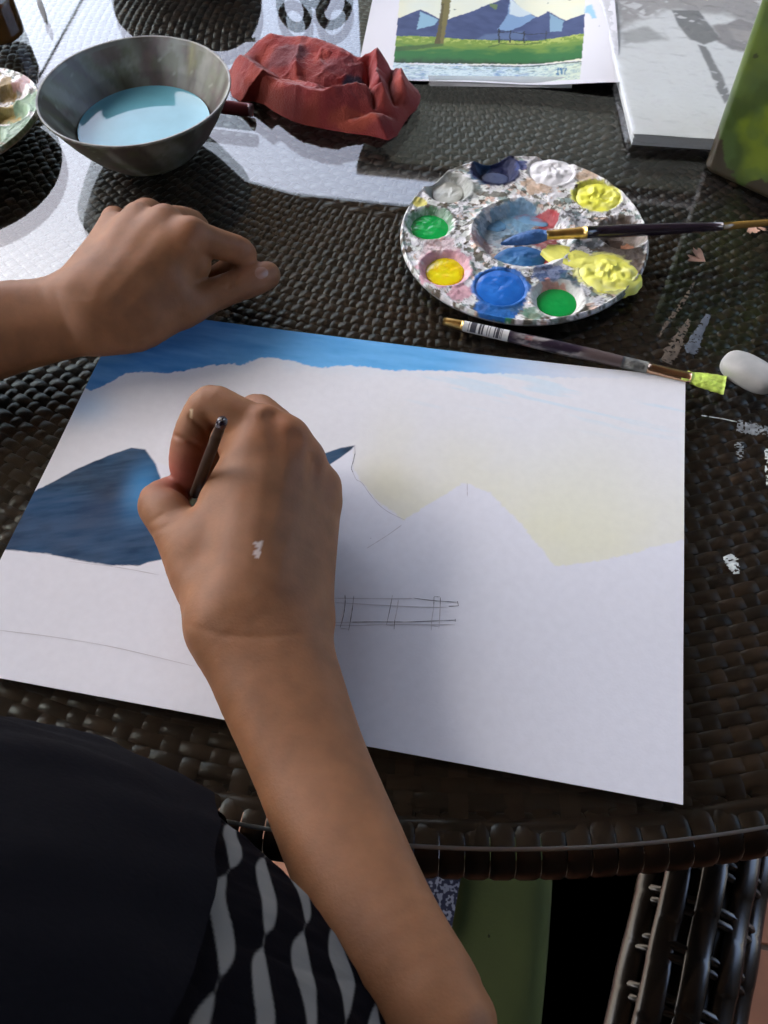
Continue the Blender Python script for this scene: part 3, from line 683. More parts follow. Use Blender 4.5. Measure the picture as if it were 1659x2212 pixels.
pad = empty('paper_pad', (*pad_pt(7, 10), 0)); tag(pad, 'pad of white paper in a clear plastic sleeve beside the green tin', 'paper pad')
Zp = PT + .06 * (fbm(X * .4, Y * .4, 23) - .5)
obj('cover_sheet', np.stack([X, Y, Zp - .03], -1).reshape(-1, 3), grid_faces(nu, nv), mat('grey_print', rough=.6, attr=True), pad, True, C.reshape(-1, 3))
rings = []
for k in range(9):
    o = .05 + .10 * abs(math.sin(k * 2.3)); z = PT - .1 - k * .082
    rings.append([(*pad_pt(a, b), z) for a, b in ((o, o), (PWd - o, o), (PWd - o, PHt - o), (o, PHt - o))])
for k in range(0, 9):
    V, F = slab([p[:2] for p in rings[k]], rings[k][0][2] - .075, rings[k][0][2])
    obj('page_block', V, F, mat('page_edge', (.55, .57, .56), .8) if k == 0 else bpy.data.materials['page_edge'], pad, False)
# sleeve: crinkled clear film a little larger than the pad
nu, nv = 110, 150
ga, gb = np.meshgrid(np.linspace(-.35, PWd + .3, nu), np.linspace(-.3, PHt + .3, nv), indexing='ij')
q = A_ + ga[..., None] * ex + gb[..., None] * ey; X, Y = q[..., 0], q[..., 1]
edge_d = np.minimum(np.minimum(ga + .35, PWd + .3 - ga), np.minimum(gb + .3, PHt + .3 - gb))
Zs = PT + .09 + .35 * np.abs(fbm(X * .9, Y * .9, 71) - .5) + .16 * np.abs(fbm(X * 2.3 + Y, Y * 2.3, 72) - .5)
Zs = np.where(edge_d < .35, PT * .2 + (Zs - PT * .2) * np.clip(edge_d / .35, 0, 1) ** .5, Zs)
obj('plastic_sleeve', np.stack([X, Y, Zs], -1).reshape(-1, 3), grid_faces(nu, nv), glass_mat('clear_film', (.97, .98, .98), 1.5, haze=.035), pad)

BLp, BRp = W(768, 166, .25), W(1339, 177, .55)
ux = (BRp - BLp)[:2]; RWd = np.linalg.norm(ux); ux = ux / RWd; uy = np.array([-ux[1], ux[0]]); RHt = 24.0
nu, nv = 300, 400
ga, gb = np.meshgrid(np.linspace(0, RWd, nu), np.linspace(0, RHt, nv) , indexing='ij')
q = BLp[:2] + ga[..., None] * ux + gb[..., None] * uy; X, Y = q[..., 0], q[..., 1]
def lref(a, b): return .06 + 1.0 * sstep(RWd - 6.5, RWd + 1., a) * sstep(-6, 6, b) + .12 * np.exp(-((a - RWd * .45) / 5) ** 2) * np.exp(-b / 2)
def RP(pts): return [(float((W(u, v, .3)[:2] - BLp[:2]) @ ux), float((W(u, v, .3)[:2] - BLp[:2]) @ uy)) for u, v in pts]
def R3(pts): return RP([(829.5 + 0 + (960 / 1920 * 1659 - 829.5) + x * .33333, y * .33333) for x, y in pts])   # from a 3x look at the picture
wa = ga + .05 * (fbm(ga * 3, gb * 3, 1) - .5) + .10 * (vnoise(ga * 6, gb * 6, 5) - .5); wb = gb + .08 * (fbm(ga * 3, gb * 3, 2) - .5) + .10 * (vnoise(ga * 7, gb * 7, 6) - .5)
C = np.broadcast_to(np.array([.72, .73, .76]), ga.shape + (3,)).copy()
(a0, b0), (a1, b1) = R3([(58, 350)])[0], R3([(1275, 475)])[0]
fr = R3([(60, 60), (52, 495), (1268, 520), (1290, 250), (1308, 60)])
pic = poly_sd(ga, gb, [(fr[0][0], 17.5), fr[1], fr[2], (fr[3][0], fr[3][1]), (fr[4][0] + .2, 17.5)]) < 0
def paint(poly, c_, k_=1., soft=.03, base=None):
    global C
    d = poly_sd(wa, wb, poly); m_ = sstep(soft, -soft, d) * pic * k_; C = mix(C, np.asarray(c_), m_)
big = [(-5, 30), (25, 30)]
C = np.where(pic[..., None], mix(np.broadcast_to(P(196, 206, 196), C.shape), P(214, 214, 180), fbm(ga * .5, gb * .5, 3)), C)
mtn = R3([(40, 120), (130, 80), (240, 38), (360, 100), (410, 105), (560, 55), (700, 0), (810, -40), (900, 40), (1000, 95), (1065, 65), (1175, 145), (1240, 135), (1310, 122), (1310, 260), (40, 240)])
paint(mtn, P(62, 76, 112)); 
C = mix(C, P(44, 58, 92), pic * (poly_sd(wa, wb, mtn) < 0) * np.clip(1.5 * (fbm(ga * 1.5 + gb, gb * 2, 9) - .35), 0, .8))
paint(R3([(235, 50), (350, 105), (330, 140), (215, 168)]), P(128, 166, 184), .95); paint(R3([(820, -40), (900, 40), (985, 92), (890, 150), (800, 180), (735, 170), (800, 80)]), P(118, 150, 182), .9)
paint(R3([(820, -30), (880, 20), (960, 70), (880, 90), (815, 70)]), P(190, 204, 205), .9); paint(R3([(1075, 80), (1165, 145), (1150, 210), (1075, 200)]), P(122, 156, 176), .85)
paint(R3([(660, 200), (900, 180), (930, 235), (600, 235)]), P(96, 118, 150), .6, .2)
grass = R3([(30, 210), (320, 215), (500, 232), (700, 238), (1000, 245), (1310, 250), (1310, 400), (30, 390)])
gm = poly_sd(wa, wb, grass) < 0
gt = np.clip((gb - R3([(0, 390)])[0][1]) / (R3([(0, 225)])[0][1] - R3([(0, 390)])[0][1]), 0, 1)
gc = mix(np.broadcast_to(P(44, 62, 46), C.shape), P(44, 104, 54), sstep(.0, .35, gt + .25 * (fbm(ga * 2, gb * 2, 4) - .5))); gc = mix(gc, P(112, 140, 56), sstep(.45, .95, gt + .5 * (fbm(ga * 1.2, gb * 2.5, 8) - .5))); gc = mix(gc, P(170, 180, 96), .7 * sstep(.8, 1.0, gt) * (fbm(ga * 4, gb * 4, 10) > .5))
C = np.where((gm & pic)[..., None], gc, C)
paint(R3([(50, 285), (200, 275), (380, 255), (390, 275), (200, 300), (60, 312)]), P(58, 84, 48), .8, .08)
water = R3([(30, 385), (300, 390), (600, 398), (900, 405), (1300, 408), (1300, 560), (30, 540)])
wm = poly_sd(wa, wb, water) < 0
wc = mix(np.broadcast_to(P(190, 208, 214), C.shape), P(88, 126, 176), np.clip(3.2 * (fbm(ga * 2.2, gb * 5, 14) - .52), 0, 1)); wc = mix(wc, P(196, 208, 176), sstep(RWd * .55, RWd * .85, ga) * .7); wc = mix(wc, P(56, 90, 88), np.clip(3 * (fbm(ga * 3, gb * 6, 15) - .55), 0, 1) * sstep(R3([(0, 450)])[0][1], R3([(0, 400)])[0][1], gb))
wc = mix(wc, P(110, 150, 165), .6 * (fbm(ga * 6, gb * 12, 18) > .62))
C = np.where((wm & pic)[..., None], wc, C)
def ln(pts, c_, w_, k_=1.):
    global C
    d = line_d(wa, wb, R3(pts)); C = mix(C, P(*c_), k_ * sstep(w_, w_ * .5, d))
ln([(160, 392), (300, 396), (450, 405), (700, 400), (800, 408), (950, 400), (1275, 412)], (226, 232, 232), .09); ln([(560, 408), (760, 410), (900, 412), (1150, 410), (1270, 418)], (40, 66, 58), .10, .8)
trunk = R3([(375, -60), (440, -60), (425, 60), (405, 150), (385, 262), (325, 262), (350, 170), (370, 60)]); paint(trunk, P(104, 98, 54)); paint(R3([(372, 0), (390, 0), (365, 262), (325, 262), (350, 170)]), P(74, 68, 40), .8)
for x_ in (748, 820, 910, 1050): ln([(x_, 168 + (x_ - 748) * .08), (x_, 255)], (34, 40, 44), .07, .95 if x_ < 1000 else .6)
ln([(735, 188), (830, 184), (950, 202), (1070, 205)], (36, 42, 46), .06, .85); ln([(725, 235), (860, 240), (1000, 246)], (36, 46, 40), .06, .8); ln([(680, 285), (760, 262), (860, 268), (1010, 262)], (46, 70, 40), .10, .6)
paint(R3([(690, 0), (740, 10), (730, 40), (690, 20)]), P(96, 120, 60), .8)
for pts in ([(1112, 448), (1150, 440)], [(1130, 440), (1128, 480), (1118, 470)], [(1148, 440), (1150, 478)], [(1150, 448), (1178, 444), (1170, 480)]): ln(pts, (50, 104, 140), .075, .9)
stain = poly_sd(wa, wb, R3([(1300, 80), (1335, 72), (1350, 110), (1370, 168), (1345, 165), (1320, 128), (1295, 120)])); C = mix(C, P(120, 168, 190), .85 * sstep(.06, -.06, stain))
for (x_, y_, r0) in ((1385, 222, .05), (1060, 12, .06), (462, 40, .12), (1205, 15, .15)):
    a_, b_ = R3([(x_, y_)])[0]; C = mix(C, P(70, 100, 90), .8 * sstep(r0, r0 * .6, np.hypot(wa - a_, wb - b_)))
C = np.where(pic[..., None], C * .84, C)
ref = empty('finished_picture', (*(BLp[:2] + ux * RWd / 2 + uy * 8), 0)); tag(ref, 'finished landscape picture of mountains, tree, fence and lake, lying behind the palette', 'painting')
obj('paper', np.stack([X, Y, lref(ga, gb)], -1).reshape(-1, 3), grid_faces(nu, nv), mat('picture_paper', rough=.7, spec=.3, attr=True, bump=(300, .2, .0003)), ref, True, C.reshape(-1, 3))
m_strip = glass_mat('clear_strip', (.75, .79, .78), 1.4, haze=.45)
for (u0, u1, v0, v1) in ((925, 1238, 168, 187), (835, 862, 168, 184)):
    V = [W(u0, v0 - 6, .3), W(u1, v0 - 2, .3), W(u1 - 3, v1 + 3, .03), W(u0 + 3, v1 - 1, .03)]; V = [v + np.array([0, 0, .0]) for v in V]
    V[0][2] = .26; V[1][2] = .30
    obj('pale_strip', V, [[3, 2, 1, 0]], m_strip, ref, False)  # pale see-through strips along the picture's lower edge

# ------------------------------------------------------------------ tall green tin
g0 = W(1513, 366, 0)[:2]; g1 = W(1700, 452, 0)[:2]; gx_ = (g1 - g0) / np.linalg.norm(g1 - g0); gy_ = np.array([-gx_[1], gx_[0]])
GW, GD, GH = 8.5, 6.0, 12.5
loop = []
for cx_, cy_, a0 in ((GW - 1.0, 1.0, -90), (GW - 1.0, GD - 1.0, 0), (.7, GD - .7, 90), (.7, .7, 180)):
    r_ = 1.0 if cx_ > 2 else .7
    for a in np.radians(np.linspace(a0, a0 + 90, 7)): loop.append((cx_ + r_ * math.cos(a), cy_ + r_ * math.sin(a)))
loop = np.array(loop); 
# resample the outline so the colours have room
seg = np.r_[0, np.cumsum(np.linalg.norm(np.diff(np.vstack([loop, loop[:1]]), axis=0), axis=1))]
sN = 300; s_ = np.linspace(0, seg[-1], sN, endpoint=False); lx = np.interp(s_, seg, np.r_[loop[:, 0], loop[0, 0]]); ly = np.interp(s_, seg, np.r_[loop[:, 1], loop[0, 1]])
zs = np.r_[0.0, .08, .2, np.linspace(.3, GH - .5, 170), GH - .3, GH - .1, GH]
ins = np.r_[.22, .08, .02, np.zeros(170), .02, .08, .2]
cc = np.array([GW / 2, GD / 2])
LX = cc[0] + (lx[None] - cc[0]) * (1 - ins[:, None] / 3); LY = cc[1] + (ly[None] - cc[1]) * (1 - ins[:, None] / 3); ZZ = np.broadcast_to(zs[:, None], LX.shape)
Xg = g0[0] + gx_[0] * LX + gy_[0] * LY; Yg = g0[1] + gx_[1] * LX + gy_[1] * LY
SS = np.broadcast_to(s_[None], LX.shape)
n1 = fbm(SS * .35, ZZ * .35, 3); n2 = fbm(SS * .9, ZZ * .9, 6)
Cg = mix(np.broadcast_to(np.array([.13, .20, .025]), LX.shape + (3,)), np.array([.065, .11, .02]), sstep(.35, .6, n1)); Cg = mix(Cg, np.array([.24, .33, .03]), .8 * sstep(.55, .72, fbm(SS * .3 + 3, ZZ * .28 + 1, 9)))
Cg = mix(Cg, np.array([.10, .17, .05]), .5 * sstep(.5, .7, n2))
chip = ZZ - (1.6 + 2.2 * (fbm(LX * .7 + 2, LY * .7, 12) - .5) + 1.2 * np.sin(LX * 1.1 + 1.5) - .9 * np.exp(-((LX - 2.6) / .5) ** 2)) + .5 * (vnoise(SS * 4, ZZ * 4, 5) - .5)
Cg = mix(Cg, np.array([.055, .042, .022]), sstep(.06, -.06, chip))
Cg = mix(Cg, np.array([.03, .04, .01]), .85 * (vnoise(SS * 2.2, ZZ * 2.2, 31) > .93))
Cg = Cg * .62
tin = empty('green_tin', (*(g0 + gx_ * GW / 2 + gy_ * GD / 2), 0)); tag(tin, 'tall worn green tin with chipped paint, standing beside the plastic-sleeved pad', 'tin')
V = np.stack([Xg, Yg, ZZ + .01], -1).reshape(-1, 3); F = [list(f) for f in grid_faces(len(zs), sN, wrap_v=True)]
F.append(list(range((len(zs) - 1) * sN, len(zs) * sN)))
obj('tin_body', V, F, mat('worn_green_enamel', rough=.33, spec=.5, attr=True, bump=(150, .2, .0005), noise=(80, .1)), tin, True, Cg.reshape(-1, 3))
qq = [g0 + gx_ * a + gy_ * b for a, b in ((2, 1.5), (6.5, 1.5), (6.5, 4.5), (2, 4.5))]
V, F = slab(smooth_poly(qq, 2), GH + .02, GH + .9, .2); obj('lid', V, F, mat('lid_metal', (.10, .11, .08), .4, metal=.5), tin)

# ------------------------------------------------------------------ brushes
m_gold = mat('brass_ferrule', (.72, .48, .16), .28, metal=1.0, noise=(200, .2)); m_copper = mat('copper_ferrule', (.60, .38, .24), .25, metal=1.0, noise=(200, .2)); m_lacq = mat('dark_lacquer', (.018, .012, .022), .22, coat=.4)
def rod(parent, name, p0, p1, r0, r1, mt, n=18, mid=None, flat=1.0, colf=None, m_=8, up=(0, 0, 1)):
    t = np.linspace(0, 1, m_); path = p0 + (p1 - p0) * t[:, None]; rad = r0 + (r1 - r0) * t
    if mid is not None: rad = rad + mid * np.sin(math.pi * t)
    V, F = tube(path, rad, n, flat, up=up)
    c_ = None
    if colf is not None:
        tt = np.r_[np.repeat(t, n), 0, 1]; an_ = np.r_[np.tile(np.arange(n) * 2 * math.pi / n, m_), 0, 0]; c_ = colf(tt, an_)
    return obj(name, V, F, mt, parent, True, c_)
a0 = W(958, 694, .42); a1 = W(1562, 832, .40); ax = a1 - a0
def al(u): return a0 + ax * (u - 958) / (1562 - 958)
tb = empty('paintbrush', ((a0 + a1) / 2) * [1, 1, 0]); tag(tb, 'flat brush with lime green bristles and barcode sticker, lying above the white sheet', 'paintbrush', 'paintbrushes')
def smear(tt, an_):
    n = fbm(tt * 9, an_ * 1.3, 4); c = mix(np.broadcast_to(np.array([.022, .014, .028]), (len(tt), 3)), np.array([.30, .28, .27]), sstep(.42, .58, n) * sstep(.02, .12, tt) * sstep(.62, .5, tt))
    c = mix(c, np.array([.12, .09, .085]), sstep(.5, .6, tt) * sstep(.9, .8, tt) * .9); c = mix(c, np.array([.35, .1, .1]), .6 * ((tt > .1) & (tt < .3) & (vnoise(tt * 30, an_ * 3, 8) > .75))); return c
def bars(tt, an_):
    k = np.floor(tt * 60); b = hash2(k, k * 0, 12) > .45; ok = (tt > .08) & (tt < .88) & (np.cos(an_ - 2.0) > -.55)
    return np.where((b & ok)[:, None], np.array([.05, .05, .06]), np.array([.62, .63, .60]))
rod(tb, 'end_cap', al(958), al(1004), .20, .27, m_gold, mid=.02); rod(tb, 'barcode_sticker', al(1004), al(1106), .285, .305, mat('sticker', rough=.5, attr=True), 28, colf=bars, m_=130)
rod(tb, 'handle', al(1103), al(1405), .29, .27, mat('smeared_lacquer', rough=.3, attr=True, bump=(160, .4, .0006)), 24, mid=.06, colf=smear, m_=90)
rod(tb, 'paint_crust', al(1352), al(1406), .31, .30, mat('dried_paint', (.16, .165, .15), .6, noise=(260, .7), bump=(260, .9, .002)), 18)
rod(tb, 'ferrule', al(1404), al(1500), .27, .34, m_copper, flat=np.linspace(1, .55, 8))
def spl(u, v, rx, ry, z, c_, seed, parent, nm='paint_blot', th=.08, rot=0., irr=.35, rough=.35):
    c = W(u, v, z); nt = 40; tt = np.linspace(0, 2 * math.pi, nt, endpoint=False)
    o = 1 + irr * 2 * (fbm(np.cos(tt) * 1.5 + seed, np.sin(tt) * 1.5, seed) - .5) + irr * .8 * (vnoise(np.cos(tt) * 4 + seed, np.sin(tt) * 4, seed + 3) - .5)
    x, y = o * rx * np.cos(tt), o * ry * np.sin(tt); x, y = x * math.cos(rot) - y * math.sin(rot), x * math.sin(rot) + y * math.cos(rot)
    V = [np.stack([c[0] + x * k, c[1] + y * k, np.full(nt, z + h_)], -1) for k, h_ in ((1, 0), (.93, th * .8), (.6, th), (.01, th))]
    mt = c_ if not isinstance(c_, tuple) else mat('paint_blot', c_, rough, bump=(200, .4, .0008), noise=(200, .2))
    return np.vstack(V), grid_faces(4, nt, wrap_v=True), mt
lime = tuple(P(186, 206, 96))
for i, (u, rx, ry, z) in enumerate(((1420, .34, .18, .63), (1462, .5, .2, .60), (1490, .45, .3, .60))):
    p = al(u); V, F, mt = spl(829.5, 1106, rx, ry, 0, lime, 30 + i, tb); c = W(829.5, 1106, 0); V = V - c + p; V[:, 2] += z - p[2] - .14; obj('paint_blot', V, F, mt, tb)
tq = np.linspace(0, 1, 12); path = al(1496) + (al(1566) - al(1496)) * tq[:, None]; V, F = tube(path, .36 + .24 * np.sin(tq * 1.6), 26, np.linspace(.55, .16, 12))
V += .05 * (np.stack([vnoise(V[:, 0] * 9, V[:, 1] * 14, k) for k in (1, 2, 3)], -1) - .5)
obj('bristles', V, F, mat('lime_bristles', P(176, 200, 84), .5, noise=(260, .3), bump=(420, .8, .0012)), tb)

b0 = W(1083, 520, .95); b1 = W(1180, 508, 1.15); b2 = W(1268, 502, 1.4); b3 = W(1560, 489, 1.75); b4 = W(1745, 474, 1.6)
pbr = empty('paintbrush', b2 * [1, 1, 0]); tag(pbr, 'dark-handled brush with gold ferrule and blue bristles, resting on the palette', 'paintbrush', 'paintbrushes')
tq = np.linspace(0, 1, 12); path = b1 + (b0 - b1) * tq[:, None]; path[:, 1] += -.25 * tq ** 2
V, F = tube(path, .30 + .22 * np.sin(math.pi * tq ** .8) - .22 * tq, 26, .8); V += .05 * (np.stack([vnoise(V[:, 0] * 5, V[:, 1] * 16, k) for k in (4, 5, 6)], -1) - .5)
obj('bristles', V, F, mat('blue_bristles', P(46, 84, 132), .5, noise=(200, .35), bump=(380, .8, .0012)), pbr)
rod(pbr, 'ferrule', b1, b2, .24, .34, m_gold, 24); rod(pbr, 'handle', b2, b3, .33, .22, m_lacq, 20, mid=.05); rod(pbr, 'handle_tip', b3 + (b4 - b3) * .003, b4, .215, .15, mat('amber_varnish', (.30, .17, .04), .25, coat=.5), 18)

# ------------------------------------------------------------------ small things on the glass
e0 = W(1618, 806, .5); nu, nv = 40, 26
ug, vg = np.meshgrid(np.linspace(0, 2 * math.pi, nu, endpoint=False), np.linspace(-math.pi / 2, math.pi / 2, nv), indexing='ij')
def sp(c, e): return np.sign(c) * np.abs(c) ** e
x = 1.45 * sp(np.cos(vg), .6) * sp(np.cos(ug), .75); y = .88 * sp(np.cos(vg), .6) * sp(np.sin(ug), .75); z = .55 * sp(np.sin(vg), .7)
x, y = x * math.cos(-.55) - y * math.sin(-.55), x * math.sin(-.55) + y * math.cos(-.55)
V = np.stack([e0[0] + x, e0[1] + y, .56 + z + .05 * (fbm(x * 2, y * 2, 4) - .5)], -1).reshape(-1, 3)
tag(obj('eraser', V, grid_faces(nu, nv, wrap_u=True), mat('white_rubber', (.44, .44, .41), .7, noise=(60, .25), bump=(150, .2, .0005)), None, True, None, (e0[0], e0[1], 0)), 'worn rounded white eraser touching the lime green bristles', 'eraser')
def shaving(u, v, rot, size, label):
    c = W(u, v, 0); n, m_ = 15, 5; V = []
    for i in range(n):
        a = -0.75 + 1.5 * i / (n - 1); R_ = size * (1 + .22 * (i % 3 - 1) * .5 - .35 * abs(a) * .3)
        if 8 <= i <= 9: R_ *= .55
        for j in range(m_):
            r_ = R_ * j / (m_ - 1); x, y = r_ * math.cos(a), r_ * math.sin(a)
            V.append((c[0] + x * math.cos(rot) - y * math.sin(rot), c[1] + x * math.sin(rot) + y * math.cos(rot), .03 + .22 * (r_ / size) ** 2 * (1 - abs(a)) + .05 * (j == 4) * (i % 2)))
    V = np.array(V); V2 = V - [0, 0, .025]; F = grid_faces(n, m_); F = np.vstack([F, F[:, ::-1] + len(V)])
    tag(obj('pencil_shaving', np.vstack([V, V2]), F, mat('cedar_shaving', (.46, .27, .19), .8, noise=(120, .25)), None, False, None, (c[0], c[1], 0)), label, 'shaving', 'pencil shavings')
shaving(1524, 566, 2.55, 1.0, 'toothed tan pencil shaving lying alone below the brush handle'); shaving(1620, 484, -1.1, 1.0, 'tan pencil shaving half under the end of the brush handle')
m_grey = mat('dried_grey_paint', (.20, .22, .22), .7, noise=(300, .5), bump=(300, .8, .001)); m_white = mat('dried_white_paint', (.55, .60, .57), .7, noise=(300, .35), bump=(300, .8, .001)); m_tan = mat('dried_tan_paint', (.10, .075, .05), .75, noise=(200, .5)); m_slate = mat('dried_slate_paint', (.085, .10, .12), .7, noise=(200, .4))
def smear_on_glass(pts, widths, mt, label, holes=0.35, seed=1):
    q = spline(np.array([W(u, v, 0)[:2] for u, v in pts]), 14); n = len(q); w_ = np.interp(np.linspace(0, 1, n), np.linspace(0, 1, len(widths)), widths)
    t = np.gradient(q, axis=0); t /= np.linalg.norm(t, axis=1)[:, None]; nn = np.stack([-t[:, 1], t[:, 0]], -1); k = 15
    V, keep = [], []
    for i in range(n):
        for j in range(k):
            s = (j / (k - 1) - .5); rag_ = 1 + .5 * (vnoise(np.array([i * .9]), np.array([seed + (s > 0) * 9.]), seed)[0] - .5)
            p = q[i] + nn[i] * s * w_[i] * rag_; V.append((p[0], p[1], .012 + .02 * (1 - abs(2 * s)) ** .5))
    V = np.array(V); F = grid_faces(n, k); fc = V[F].mean(1); h_ = vnoise(fc[:, 0] * 9 + seed, fc[:, 1] * 16, seed); F = F[h_ > holes]
    tag(obj('paint_smear', V, F, mt, None, False, None, (q[n // 2, 0], q[n // 2, 1], 0)), label, 'paint smear', 'dried paint smears on the glass')
smear_on_glass([(1592, 918), (1625, 926), (1670, 934)], [.75, .8, .5], m_grey, 'broad grey dry-brushed paint smear below the eraser', .42, 3)
smear_on_glass([(1596, 955), (1598, 975), (1600, 995)], [.45, .4, .2], m_grey, 'short grey hatched paint smear under the broad grey one', .5, 4)
smear_on_glass([(1570, 1200), (1582, 1216), (1590, 1240)], [.45, .6, .25], m_white, 'small white paint daub on the glass right of the sheet', .36, 5)
smear_on_glass([(1656, 970), (1658, 1010), (1661, 1050)], [.2, .25, .2], m_white, 'thin broken pale paint streak cut by the frame, below the eraser', .5, 6)
smear_on_glass([(1500, 610), (1470, 660), (1440, 700), (1424, 730)], [.12, .28, .22, .08], m_tan, 'narrow tan paint streak slanting above the barcode brush', .45, 7)
smear_on_glass([(1490, 690), (1470, 725), (1448, 765), (1440, 785)], [.2, .5, .75, .5], m_tan, 'wide tan paint smear beside the copper ferrule', .30, 8)
smear_on_glass([(1530, 680), (1512, 715), (1497, 745), (1492, 765)], [.25, .45, .75, .5], m_slate, 'slate blue paint smear between tan smear and eraser', .2, 9)
smear_on_glass([(1515, 898), (1560, 905), (1592, 912)], [.05, .06, .05], m_white, 'hair-thin white paint line leading to the grey smear', .2, 10)

# ------------------------------------------------------------------ things at the far edge
cx, cy = W(385, -95, 0)[:2]; nu, nv = 60, 30
ug, vg = np.meshgrid(np.linspace(0, 2 * math.pi, nu, endpoint=False), np.linspace(-math.pi / 2, math.pi / 2, nv), indexing='ij')
x = 6.2 * sp(np.cos(vg), .5) * sp(np.cos(ug), .6); y = 3.4 * sp(np.cos(vg), .5) * sp(np.sin(ug), .6); z = 3.1 * sp(np.sin(vg), .6)
n_ = fbm(x * .35 + 3, y * .35 + z * .3, 5); V = np.stack([cx + x * (1 + .12 * (n_ - .5)), cy + y, 3.12 + z * (1 + .25 * (n_ - .5))], -1).reshape(-1, 3)
pcse = empty('pencil_case', (cx, cy, 0)); tag(pcse, 'dark soft pencil case beyond the bowl, mirrored in the glass', 'pencil case')
obj('case_body', V, grid_faces(nu, nv, wrap_u=True), mat('dark_canvas', (.018, .02, .018), .9, bump=(600, .4, .0006)), pcse)
V, F = tube([(cx - 5.6, cy - .5, 5.9), (cx, cy - .6, 6.3), (cx + 5.6, cy - .5, 5.9)], .18, 8); obj('zip', V, F, mat('zip_metal', (.2, .2, .19), .4, metal=.7), pcse)
# scissors propped on the case, handles towards us
sc_ = empty('scissors', (*W(668, -60, 0)[:2], 0)); tag(sc_, 'black-handled scissors with a purple inlay, mirrored behind the red rag', 'scissors')
m_blk = mat('black_plastic', (.012, .012, .014), .35); m_pur = mat('purple_grip', (.30, .04, .34), .4)
for i, (u, v) in enumerate(((622, -102), (714, -106))):
    c = W(u, v, 2.0); tt = np.linspace(0, 2 * math.pi, 41)[:-1]; R_a, R_b = 1.12, 1.35; sk = (-.25, .3)[i]
    path = np.stack([c[0] + R_a * np.cos(tt) + sk * np.sin(tt) * 1.2, c[1] + R_b * .45 * np.sin(tt), c[2] - R_b * .85 * np.sin(tt)], -1)
    Vt = []
    for k in range(40):
        t = path[(k + 1) % 40] - path[k - 1]; t /= np.linalg.norm(t); a_ = np.cross(t, (0, .86, .5)); a_ /= np.linalg.norm(a_); 
        for h_ in np.arange(10) * 2 * math.pi / 10: Vt.append(path[k] + a_ * .34 * math.cos(h_) + np.array([0, .86, .5]) * .30 * math.sin(h_))
    o = obj('handle_loop', np.array(Vt), grid_faces(40, 10, wrap_u=True, wrap_v=True), m_blk, sc_)
    Vt = []
    for k in range(40):
        t = path[(k + 1) % 40] - path[k - 1]; t /= np.linalg.norm(t); a_ = np.cross(t, (0, .86, .5)); a_ /= np.linalg.norm(a_); cc_ = path[k] + (c - path[k]) * .17
        for h_ in np.arange(8) * 2 * math.pi / 8: Vt.append(cc_ + a_ * .17 * math.cos(h_) + np.array([0, .86, .5]) * .28 * math.sin(h_))
    obj('inner_grip', np.array(Vt), grid_faces(40, 8, wrap_u=True, wrap_v=True), m_blk, o)
c0 = W(680, -118, 2.0)
V, F = tube([c0 + [0, -.3, .1], c0 + [0, 2.0, .1], c0 + [-.2, 4.5, .2]], [.75, .7, .5], 14, .5); obj('shank', V, F, m_blk, sc_)
V, F = tube([c0 + [.1, -.3, .5], c0 + [.1, .6, .35], c0 + [.1, 2.6, .3]], [.5, .6, .3], 14, .5); obj('purple_inlay', V, F, m_pur, sc_)
for s_ in (-1, 1):
    V, F = tube([c0 + [-.2 + s_ * .1, 4.3, .2 + s_ * .1], c0 + [-.6 + s_ * .3, 9, .2 + s_ * .1], c0 + [-1 + s_ * .6, 13, .2 + s_ * .1]], [.5, .4, .05], 10, .2); obj('blade', V, F, mat('steel', (.5, .5, .5), .25, metal=1.) if s_ < 0 else bpy.data.materials['steel'], sc_)
# little amber bottle in the corner
bb = W(2, 76, 0); V, F = lathe((bb[0], bb[1], 0), dense([(.01, .02), (1.5, .02), (1.75, .2), (1.8, 2.6), (1.5, 3.4), (.8, 3.9), (.75, 4.6), (.01, 4.6)], 50), 40)
ab = empty('amber_bottle', (bb[0], bb[1], 0)); tag(ab, 'small dark amber bottle cut off by the corner of the frame', 'bottle')
obj('bottle_body', V, F, mat('amber_glass', (.07, .03, .008), .08, .8, noise=(40, .5)), ab); V, F = lathe((bb[0], bb[1], 0), [(.01, 5.6), (.9, 5.6), (.95, 5.4), (.95, 4.5), (.01, 4.5)], 30); obj('cap', V, F, mat('gold_cap', (.55, .38, .12), .3, metal=1.), ab)
l0, l1 = W(82, -5, .1), W(101, 50, .05); dl = l1 - l0; nl = np.array([-dl[1], dl[0], 0]); nl /= np.linalg.norm(nl)
tt = np.linspace(0, 1, 12); V = np.array([l0 + dl * t + nl * s * .22 * math.sin(math.pi * min(1, t * .8 + .15)) + [0, 0, .05 + .1 * math.sin(3 * t) - .05 * abs(s)] for t in tt for s in (-1, 0, 1)])
tag(obj('dry_leaf', V, grid_faces(12, 3), mat('dry_leaf', (.07, .075, .07), .7, noise=(100, .4)), None, True, None, l0 * [1, 1, 0]), 'thin dark pointed leaf lying near the corner bottle', 'leaf')
def mirror_pt(u, v, H):
    g = W(u, v, 0); d = g - CC; return g + d * np.array([1, 1, -1]) * (H / -d[2])
w0, w1 = mirror_pt(172, 8, 300), mirror_pt(92, 152, 300); dw = w1 - w0
V, F = tube([w0 - dw * 3, w0 + dw * 12], .9, 8); tag(obj('overhead_cable', V, F, mat('cable', (.02, .02, .02), .7), None, True, None, w0), 'thin black overhead cable, mirrored as a line beside the bowl', 'cable')

